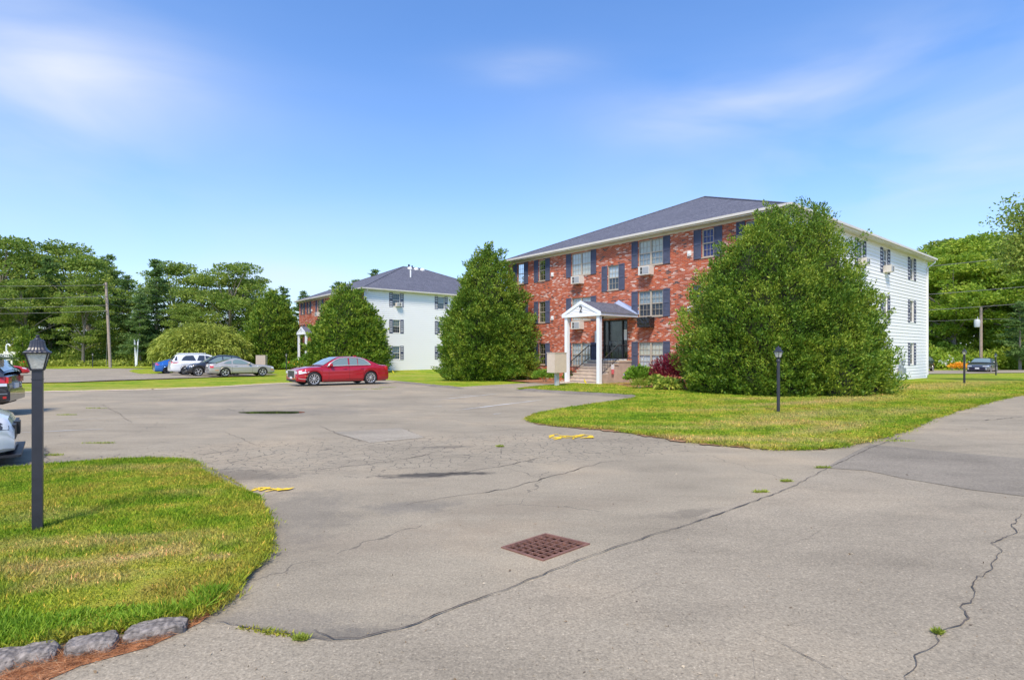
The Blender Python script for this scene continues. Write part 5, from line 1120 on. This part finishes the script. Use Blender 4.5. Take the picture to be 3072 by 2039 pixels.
# planting by the entrance
blob_plant('hydrangea_bush', U(1920,1158), .75,.6,.95, 2600, L_BUSH, 'leafy hydrangea bush with pale blue heads right of the steps', leaf=(.13,.08), flowers=(L_FLB, 8, .07))
x, y = 7.62, 26.2; blob_plant('barberry_bush', (x, y), 1.05,.75,1.55, 3800, L_RED, 'dark red leaved bush beside the huge arborvitae', leaf=(.12,.04), up=.5)
blob_plant('hosta_plant', U(2005,1172), .5,.4,.45, 520, L_HOSTA, 'variegated hosta below the red leaved bush', 'plant', (.24,.1), hang=.3); blob_plant('hosta_plant', U(1965,1166), .4,.35,.55, 420, L_HOSTA, 'pale green hosta between the hydrangea and red bush', 'plant', (.2,.08), hang=.3)
blob_plant('daylily_clump', U(1918,1168), .3,.25,.35, 380, L_YEL, 'yellow green leafy clump in front of the hydrangea', 'plant', (.2,.03), up=1.0)
blob_plant('flowering_plant', U(2040,1171), .2,.2,.5, 200, L_BUSH, 'small red flowered plant at the foot of the red bush', 'plant', (.1,.04), flowers=(L_FLR, 10, .05))
blob_plant('round_bush', U(1541,1141), .75,.6,.95, 2600, L_BUSH, 'round bright green bush left of the entrance', leaf=(.1,.045)); blob_plant('low_bush', U(1480,1139), .7,.45,.6, 1500, L_BUSH, 'low green bush touching the tall arborvitae', leaf=(.12,.05)); blob_plant('low_bush', U(1430,1139), .6,.4,.5, 1200, L_BUSH, 'lowest leftmost green bush under the tall arborvitae', leaf=(.12,.05))
blob_plant('coleus_plant', U(1583,1140), .4,.35,.55, 700, L_HOSTA, 'yellow edged plant right of the round bush', 'plant', (.12,.05)); blob_plant('leafy_perennial', U(1635,1146), .75,.5,.65, 1500, L_BUSH, 'pale leafy perennial behind the mailbox cabinet', 'plant', (.14,.05), up=.8)
blob_plant('climbing_plant', bl(C2,-.7,16.6), .25,.25,1.7, 500, L_BUSH, 'tall thin plant with red flowers by the ground floor window', 'plant', (.12,.05), flowers=(L_FLR, 7, .08)); blob_plant('dark_bush', bl(C2,-1.6,11.7), .45,.4,.6, 900, L_ARB, 'small dark bush at the left side of the steps', leaf=(.08,.04))
for i, (px, d, w, h, lab, fl) in enumerate(((905,60,1.1,1.3,'green bush left of the farther porch',L_FLO), (880,60.5,1.2,.9,'orange flowered plants beside the far lamp post',L_FLR), (940,59.5,.9,1.8,'taller leafy bush before the farther porch',L_FLW), (975,59,.8,1.1,'small bush at the right post of the farther porch',L_FLY))):
    x, y, _ = P3(px,1090,d); blob_plant('flowering_bush', (x, y), w, .8, h, 900, L_BUSH, lab, leaf=(.2,.09), flowers=(fl, 10, .12))
x, y, _ = P3(2878,1105,62); blob_plant('daylily_bed', (x, y), 1.0,.8,.75, 700, L_FLO, 'orange flower clump beneath the right hand trees', 'plant', (.22,.1)); blob_plant('daisy_clump', (x+.3, y+1.4), 1.5,.7,1.5, 500, L_BUSH, 'white daisies above the orange flower clump', 'plant', (.15,.06), flowers=(L_FLW, 22, .14))
x, y, _ = P3(86,1090,68); blob_plant('flowering_bush', (x, y), 1.0,.7,.9, 500, L_BUSH, 'red flowered bush under the columnar arborvitae', leaf=(.2,.08), flowers=(L_FLR, 12, .14)); x, y, _ = P3(30,1090,77); blob_plant('yellow_bush', (x, y), 2.6,1.2,2.6, 1200, L_YEL, 'yellow green bush behind the entrance sign', leaf=(.25,.12))
x, y, _ = P3(604,1090,60); blob_plant('weeping_tree', (x, y), 4.9,3.6,5.0, 26000, L_YEL, 'spreading yellow green weeping tree behind the parked cars', 'tree', (.42,.12), up=-.1, hang=.45)

# background trees
def broad(seed, H, Rw, nl, leafm, size=.36, trunk_f=.3, gaps=.0):
    rg = random.Random(seed); r_ = np.random.default_rng(seed); m = MB(); cl = []
    m.tube([(0,0,-.5), (rg.uniform(-.3,.3),rg.uniform(-.3,.3),H*.35), (rg.uniform(-.6,.6),rg.uniform(-.6,.6),H*.75)], [H*.022,H*.015,H*.005], 9)
    nc = 50
    for i in range(nc):
        z = H*(trunk_f+(1-trunk_f)*rg.random()**.8); f = (z/H-trunk_f)/(1-trunk_f); rad = Rw*math.sqrt(max(0, 1-(abs(f-.34)/.68)**2.0))*rg.uniform(.3,1.18); a = rg.uniform(0, 2*math.pi)
        c_ = (math.cos(a)*rad, math.sin(a)*rad, z); s_ = rg.uniform(.5,1.6)*Rw/4.2; cl.append((c_, s_))
        if i % 3 == 0: m.tube([(0,0,z*.62), (c_[0]*.5,c_[1]*.5,z*.82), c_], [H*.008,H*.005,.03], 6)
    cl.append(((0,0,H-.6), 1.0)); P_, D_ = [], []
    w = np.array([s**2 for c_, s in cl]); w = (w/w.sum()*nl).astype(int)
    for (c_, s_), k in zip(cl, w):
        d = unit(r_.normal(size=(k, 3))); d[:, 2] = d[:, 2]*.8+.15; rad = s_*(.45+.65*r_.random(k)**.6); p = np.array(c_)+d*rad[:, None]*np.array((1.15,1.15,.55)); P_.append(p); D_.append(unit(d+r_.normal(size=(k, 3))*.6+np.array((0,0,-.1))))
    P_, D_ = np.vstack(P_), np.vstack(D_); k = len(P_)
    return card_mesh('crown', P_, D_, size*(.6+.8*r_.random(k)), size*.62*(.6+.8*r_.random(k)), [leafm], r_.random(k)), m.mesh('trunk', M_BARK)
def pine(seed, H, Rw, nl, leafm):
    rg = random.Random(seed); r_ = np.random.default_rng(seed); m = MB(); m.tube([(0,0,-.5), (0,0,H*.95)], [H*.017,.04], 8); P_, D_ = [], []; z = H*.16; br = []
    while z < H*.98:
        f = (z-H*.16)/(H*.84); R_ = Rw*(1-f**1.4)*(.75+.25*math.sin(z*3)) + .5
        for k in range(5):
            a = rg.uniform(0, 2*math.pi); L = R_*rg.uniform(.55,1.05); br.append((z+rg.uniform(-.3,.3), a, L))
        z += H*.048
    tot = sum(b[2] for b in br)
    for z, a, L in br:
        tip = (math.cos(a)*L, math.sin(a)*L, z+L*.12); m.tube([(0,0,z-.1), tip], [.06,.02], 5); k = int(nl*L/tot); f = r_.random(k)**.6
        p = np.stack([math.cos(a)*L*f, math.sin(a)*L*f, z+L*.12*f], 1)+r_.normal(size=(k, 3))*np.array((.5,.5,.2))*(.35+L*.16); P_.append(p); D_.append(unit(np.array((math.cos(a),math.sin(a),.25))+r_.normal(size=(k, 3))*.6))
    P_, D_ = np.vstack(P_), np.vstack(D_); k = len(P_)
    return card_mesh('crown', P_, D_, .42*(.6+.8*r_.random(k)), .16*(.6+.8*r_.random(k)), [leafm], r_.random(k)), m.mesh('trunk', M_BARK)
PRO = [broad(11,18,5.2,17000,L_BRD), broad(12,18,5.6,17000,L_BRD), pine(13,19,4.6,17000,L_PIN), pine(14,18,4.2,17000,L_PIN), broad(15,16,6.0,20000,L_MPL,.38,.22), broad(16,16,5.4,18000,L_MPL,.36,.2), broad(17,17,5.0,9000,L_BRD,.36,.25)]
def tree(k, px, d, top, name, label, rz=0, wide=1.0, group='trees along the edge of the lots'):
    x, y, z = P3(px, top, d); H = (18,18,19,18,16,16,17)[k]; z0 = Tz(x, y); s = (z-z0)/H
    r = thing(name, label, 'tree', (x, y, z0), rz, group); r.scale = (s*wide, s*wide, s); put('crown', PRO[k][0], r); put('trunk', PRO[k][1], r); return r
random.seed(21)
TR = [(1,5,92,722,'broadleaf_tree','tall dense tree at the left edge of the picture'),(0,-90,95,735,'broadleaf_tree','tree cut by the left edge behind the wires'),(2,150,88,770,'pine_tree','blue green pine behind the big lamp post'),(1,205,100,742,'broadleaf_tree','bushy tree between the pine and utility pole'),(6,262,90,785,'broadleaf_tree','thin leaved tree just left of the utility pole'),
    (3,322,98,765,'pine_tree','pointed pine directly behind the utility pole'),(2,385,92,825,'pine_tree','lower pine just right of the utility pole'),(2,470,86,778,'pine_tree','open pine with sky showing between its layers'),(6,520,96,800,'broadleaf_tree','sparse tree behind the open pine'),(0,610,94,842,'broadleaf_tree','dark tree left of the tallest round tree'),
    (1,690,88,795,'broadleaf_tree','large round crowned tree above the weeping tree'),(6,745,96,850,'broadleaf_tree','loose tree right of the large round one'),(3,852,98,862,'pine_tree','small pine top above the left arborvitae'),(3,910,100,875,'pine_tree','small pine top beside the far roof'),(2,1010,112,845,'pine_tree','pine tip peeping over the far roof slope'),(2,1070,112,838,'pine_tree','second pine tip over the far roof slope'),(2,1130,112,808,'pine_tree','highest pine tip beside the far roof ridge'),
    (0,80,84,850,'broadleaf_tree','low dark tree behind the entrance sign'),(1,560,84,930,'broadleaf_tree','low tree behind the weeping tree'),(3,420,82,880,'pine_tree','short dark pine right of the leaning stakes'),(0,250,82,900,'broadleaf_tree','low dark tree behind the small lamp post'),(1,-60,80,900,'broadleaf_tree','low tree at the far left behind the red sports car'),(6,800,90,900,'broadleaf_tree','low tree behind the left arborvitae')]
for i, (k, px, d, top, nm, lab) in enumerate(TR): tree(k, px, d, top, nm, lab, i*1.3, 1.12)
TR2 = [(4,2800,78,800,'maple_tree','bright maple just right of the white wall'),(5,2860,72,775,'maple_tree','maple with a leaning trunk left of the right hand pole'),(4,2930,80,728,'maple_tree','tall maple behind the right hand pole'),(5,3000,74,752,'maple_tree','maple behind the leaning lamp post'),(4,3075,70,735,'maple_tree','maple at the right edge of the picture'),(5,3160,76,700,'maple_tree','maple mostly outside the right edge'),(0,2840,92,740,'broadleaf_tree','darker tree top above the bright maple'),
       (0,2700,90,830,'broadleaf_tree','dark tree hidden behind the nearer building'),(1,2960,94,760,'broadleaf_tree','dark tree deep behind the maples'),(1,3110,90,760,'broadleaf_tree','dark tree deep behind the edge maple'),(3,3060,61,905,'pine_tree','low green pine at the right edge'),(2,3140,62,840,'pine_tree','pine outside the right edge'),(0,2785,84,930,'broadleaf_tree','low tree behind the hidden dark vehicle'),(1,2905,86,940,'broadleaf_tree','low dark tree behind the grey sedan'),(1,3010,88,950,'broadleaf_tree','low dark tree behind the low pine')]
for i, (k, px, d, top, nm, lab) in enumerate(TR2): tree(k, px, d, top, nm, lab, 2+i*1.7, 1.2, 'trees to the right of the nearer building')
# overhanging branch at the right edge
x, y = 30.2, 30.0; r = thing('overhanging_tree', 'near tree outside the right edge whose leafy branch hangs into the sky', 'tree', (x, y, Tz(x, y)), 0)
m = MB(); m.tube([(0,0,-.3),(.2,0,5),(.1,0,10)], [.25,.2,.1], 9); Pb, Db = [], []
for (bx, bz, L) in ((-2.9,7.2,1), (-2.2,8.6,1), (-1.2,9.4,1), (-3.2,6.5,1), (-1.8,7.0,1), (1.5,8.0,1), (0,10,1), (2,6.5,1), (-3.2,9.2,1), (-2.8,9.9,1), (-3.3,8.0,1), (-2.7,7.7,1), (-3.0,7.0,1), (-2.6,9.3,1), (-2.5,6.3,1)):
    m.tube([(.1,0,5.5),(bx*.5,.2,(bz+5.5)/2+.3),(bx,.0,bz)], [.09,.05,.015], 6)
    k = 460; f = rng.random(k)**.33; Pb.append(np.stack([bx*f, .1*f, 5.6+(bz-5.6)*f+.3*np.sin(f*3.1)], 1)+rng.normal(size=(k, 3))*np.array((.42,.42,.26))); Db.append(unit(rng.normal(size=(k, 3))+np.array((0,0,-.4))))
Pb, Db = np.vstack(Pb), np.vstack(Db); put('crown', card_mesh('crown', Pb, Db, .17*(.6+.8*rng.random(len(Pb))), .11*(.6+.8*rng.random(len(Pb))), [L_BRD], rng.random(len(Pb))), r); m.build('trunk', M_BARK, r)
# woodland undergrowth: a low leafy mass at the foot of the trees
def undergrowth(name, a, b, n, h, leafm, label, depth=7):
    A, B = np.array(a), np.array(b); f = rng.random(n); dv = unit((B-A)[None])[0]; nn = np.array((-dv[1], dv[0])); off = rng.random(n)*depth
    q = A+(B-A)*f[:, None]+nn*off[:, None]; hh = h*(.55+.75*np.abs(fnoise(np.c_[q, q[:, 0]*0], .35)))*(.5+off/depth); z = rng.random(n)**.8*hh
    P_ = np.c_[q, T(q[:, 0], q[:, 1])+z]; me = card_mesh(name, P_, unit(rng.normal(size=(n, 3))+np.array((0,0,.4))), .38*(.6+.8*rng.random(n)), .2*(.6+.8*rng.random(n)), [leafm], rng.random(n)); put(name, me, kind='stuff', label=label)
undergrowth('undergrowth', P3(-250,0,84)[:2], P3(760,0,84)[:2], 42000, 5.5, L_BRD, 'dense undergrowth at the foot of the left hand woods', 10); undergrowth('undergrowth', P3(2700,0,68)[:2], P3(3250,0,64)[:2], 24000, 4.2, L_MPL, 'dense undergrowth at the foot of the right hand trees', 10)
undergrowth('tall_grass', P3(-250,0,80)[:2], P3(700,0,80)[:2], 9000, .9, L_YEL, 'tall grass along the front of the left hand woods', 3)

# ------------------------------------------------------------------ grass blades
def inpoly(P_, poly):
    x, y = P_[:, 0], P_[:, 1]; c = np.zeros(len(P_), bool); n = len(poly)
    for i in range(n):
        (x1, y1), (x2, y2) = poly[i], poly[(i+1) % n]
        if y1 == y2: continue
        m_ = ((y1 > y) != (y2 > y)) & (x < (x2-x1)*(y-y1)/(y2-y1)+x1); c ^= m_
    return c
def blades(name, poly, box, n, h, w, label, z=.05, lean=.45, filt=None, clump=True, material=None):
    P_ = np.c_[rng.uniform(box[0], box[1], n), rng.uniform(box[2], box[3], n)]; P_ = P_[inpoly(P_, poly)]
    vis = np.abs(P_[:, 0]) < P_[:, 1]*.98+.6; P_ = P_[vis]
    if filt is not None: P_ = P_[filt(P_)]
    k = len(P_); cl = fnoise(np.c_[P_, P_[:, 0]*0], 1.7)+.6*fnoise(np.c_[P_, P_[:, 0]*0], 5.0, 4) if clump else np.zeros(k)
    hh = h*(.55+.6*rng.random(k))*(1+.7*cl); hh = np.clip(hh, .012, None); dx = rng.normal(size=(k, 2))*lean; D_ = unit(np.c_[dx, np.ones(k)]); base = np.c_[P_, T(P_[:, 0], P_[:, 1])+z-.005]
    me = card_mesh(name, base, D_, hh, w*(.6+.8*rng.random(k)), [material or M_BLADE], rng.random(k)); put(name, me, kind='stuff', label=label)
def edge_dist(P_, poly):
    d = np.full(len(P_), 1e9); pl = np.array(poly)
    for i in range(len(pl)):
        a, b = pl[i], pl[(i+1) % len(pl)]; ab = b-a; t_ = np.clip(((P_-a)@ab)/(ab@ab+1e-9), 0, 1); d = np.minimum(d, np.linalg.norm(P_-(a+t_[:, None]*ab), axis=1))
    return d
blades('grass', ll, (-9,-.9,2.6,10.0), 380000, .045, .0075, 'grass blades of the foreground lawn', lean=.6)
L_LUSH = leaf_material('lush_grass', (.10,.2,.012), (.19,.34,.02), (.34,.46,.04), 3)
blades('grass_fringe', ll, (-5,-.9,2.6,8.0), 230000, .075, .009, 'lush bright grass along the front edge of the foreground lawn', lean=.9, filt=lambda P_: (edge_dist(P_, ll) < .30+.3*fnoise(np.c_[P_, P_[:, 0]*0], 2.0)) & (P_[:, 1] < 4.3+.2*P_[:, 0]), material=L_LUSH)
near_r_ = [p for p in rl]
def fringe(name, poly, n, off, h, w, label, maxd):
    pl = np.array(poly); nx = np.roll(pl, -1, 0); L = np.hypot(*(nx-pl).T); mid = (pl+nx)/2; ok = (np.hypot(*mid.T) < maxd) & (np.abs(mid[:, 0]) < mid[:, 1]*1.0+1); pr = np.where(ok, L, 0); pr = pr/pr.sum(); i = rng.choice(len(pl), n, p=pr); f = rng.random(n)
    P_ = pl[i]+(nx-pl)[i]*f[:, None]; nn = (nx-pl)[i]; nn = np.c_[-nn[:, 1], nn[:, 0]]/(L[i][:, None]+1e-9); o = rng.normal(size=n)*off*(1+1.6*fnoise(np.c_[P_, P_[:, 0]*0], 3.0)); P_ = P_+nn*o[:, None]
    me = card_mesh(name, np.c_[P_, T(P_[:, 0], P_[:, 1])+.012+rng.random(n)*.03], unit(np.c_[rng.normal(size=(n, 2))*.8, np.ones(n)]), h*(.5+rng.random(n)), w*(.6+.8*rng.random(n)), [M_BLADE], rng.random(n)); put(name, me, kind='stuff', label=label)
fringe('grass_edge', ll, 26000, .035, .05, .008, 'ragged grass spilling over the edge of the foreground lawn', 12)
fringe('grass_edge', rl, 60000, .06, .055, .013, 'ragged grass spilling over the edge of the building lawn', 34)
blades('grass', near_r_, (-4.5,22,8.8,19.5), 300000, .05, .014, 'grass blades of the nearer half of the building lawn', z=.055, lean=.7)
blades('grass', near_r_, (-6,30,19.5,32), 150000, .05, .022, 'grass blades of the farther half of the building lawn', z=.055, lean=.7)
wp_ = [U(*q) for q in ((710,1880),(800,1888),(880,1900),(880,1915),(800,1905),(715,1888))]; blades('crack_weeds', wp_, (-3,0,2.6,4.2), 60000, .035, .008, 'small weeds growing in the asphalt seam', z=.006, lean=1.0, clump=False)
w2_ = [U(*q) for q in ((660,1425),(700,1440),(745,1475),(742,1490),(700,1460),(650,1432))]; blades('crack_weeds', w2_, (-5,0,5,10), 40000, .06, .01, 'weeds along the broken kerb of the foreground lawn', z=.006, lean=.8, clump=False)
for (px, py, rx, ry) in ((905,1920,.06,.02),(2280,1477,.14,.03),(2360,1445,.1,.02),(2470,1404,.18,.03),(2690,1323,.5,.15),(2815,1902,.03,.02),(160,1366,.25,.06),(200,1245,.4,.05),(290,1225,.5,.06),(1080,1168,.6,.15),(1130,1167,.4,.12),(1160,1162,.7,.15),(1500,1340,.1,.05),(300,1330,.5,.05)):
    x, y = U(px, py); k = 170; rx *= .7; ry *= .8; th = rng.random(k)*6.28; rr = np.sqrt(rng.random(k)); B_ = np.c_[x+np.cos(th)*rr*rx, y+np.sin(th)*rr*ry]; me = card_mesh('weed_tuft', np.c_[B_, T(B_[:, 0], B_[:, 1])+.005], unit(np.c_[rng.normal(size=(k, 2))*.9, np.ones(k)]), .035*(.5+rng.random(k)), np.full(k, .01), [L_YEL], rng.random(k)); put('weed_tufts', me, kind='stuff', label='thin weeds sprouting from a crack in the asphalt')
n = 2600; yy = 2.9+rng.random(n)**1.5*14; xx = rng.uniform(-1, 1, n)*yy*.95; G_ = np.c_[xx, yy]; G_ = G_[~inpoly(G_, ll) & ~inpoly(G_, rl)]; n = len(G_)
me = card_mesh('grit', np.c_[G_, np.full(n, .006)+rng.random(n)*.004], unit(np.c_[rng.normal(size=(n, 2)), rng.random(n)*.25]), .006+rng.random(n)**4*.03, .005+rng.random(n)**4*.016, [leaf_material('grit_mix', (.07,.06,.05), (.2,.14,.08), (.5,.42,.3), 9, .0)], rng.random(n)); put('loose_grit', me, kind='stuff', label='loose grit and dry leaf crumbs on the asphalt')
# ------------------------------------------------------------------ kerb stones and needle litter
def stone(px0, px1, py0, py1, label, seed):
    a, b = np.array(U(px0, py0)), np.array(U(px1, py1)); c_ = (a+b)/2; L = np.hypot(*(b-a)); rz = math.atan2(b[1]-a[1], b[0]-a[0])
    bm = bmesh.new(); bmesh.ops.create_icosphere(bm, subdivisions=5, radius=1)
    for v in bm.verts:
        p = v.co.copy(); q = Vector([math.copysign(abs(t_)**.55, t_) for t_ in p]); n_ = mnoise.noise(p*1.3+Vector((seed,0,0)))*.12+mnoise.noise(p*4+Vector((seed,0,0)))*.05+mnoise.noise(p*11)*.035
        q = q*(1+n_); v.co = (q.x*L*.5, q.y*.085, q.z*.048+.012*mnoise.noise((q.x*2.5+seed, q.y*3, 0)))
    me = bpy.data.meshes.new('kerb_stone'); bm.to_mesh(me); bm.free(); me.materials.append(M_STONE); me.polygons.foreach_set('use_smooth', [True]*len(me.polygons))
    put('kerb_stone', me, None, (c_[0], c_[1], .022), rz, label, 'kerb stone', 'rough grey kerb stones')
o1 = 1780; k_ = 3.376
for (x0, y0, x1, y1, lab, sd_) in ((-330,760,225,700,'leftmost rough kerb stone, cut by the picture edge',1), (150,700,585,620,'rough kerb stone left of the needle filled gap',2), (660,610,1205,520,'long flat kerb stone in the middle of the row',3), (1245,480,1890,350,'rightmost kerb stone, scratched and cracked',4)):
    stone(x0/k_, x1/k_, o1+y0/k_, o1+y1/k_, lab, sd_)
npoly = [U(*q) for q in ((-60,2110),(0,2030),(60,2008),(170,1985),(185,1945),(200,1970),(345,1945),(358,1915),(372,1938),(450,1918),(560,1880),(620,1840),(640,1815),(655,1822),(600,1870),(540,1900),(440,1945),(330,1975),(240,2000),(150,2039),(60,2110))]
sheet('pine_needle_litter', npoly, M_NEED, .008, label='brown pine needle litter beside the kerb stones', jit=.02, kind='stuff')
n = 52000; B_ = np.c_[rng.uniform(-3.5,-1.2,n), rng.uniform(2.4,4.2,n)]; B_ = B_[inpoly(B_, npoly)]; k = len(B_); dd = unit(np.c_[rng.normal(size=(k, 2)), np.abs(rng.normal(size=k))*.25])
me = card_mesh('pine_needles', np.c_[B_, .01+rng.random(k)*.022], dd, .05*(.5+rng.random(k)), np.full(k, .0028), [leaf_material('needle_brown', (.10,.04,.02), (.36,.15,.06), (.6,.34,.18), 12)], rng.random(k)); put('pine_needles', me, kind='stuff', label='loose dry pine needles beside the kerb stones')
bpy.context.view_layer.update()
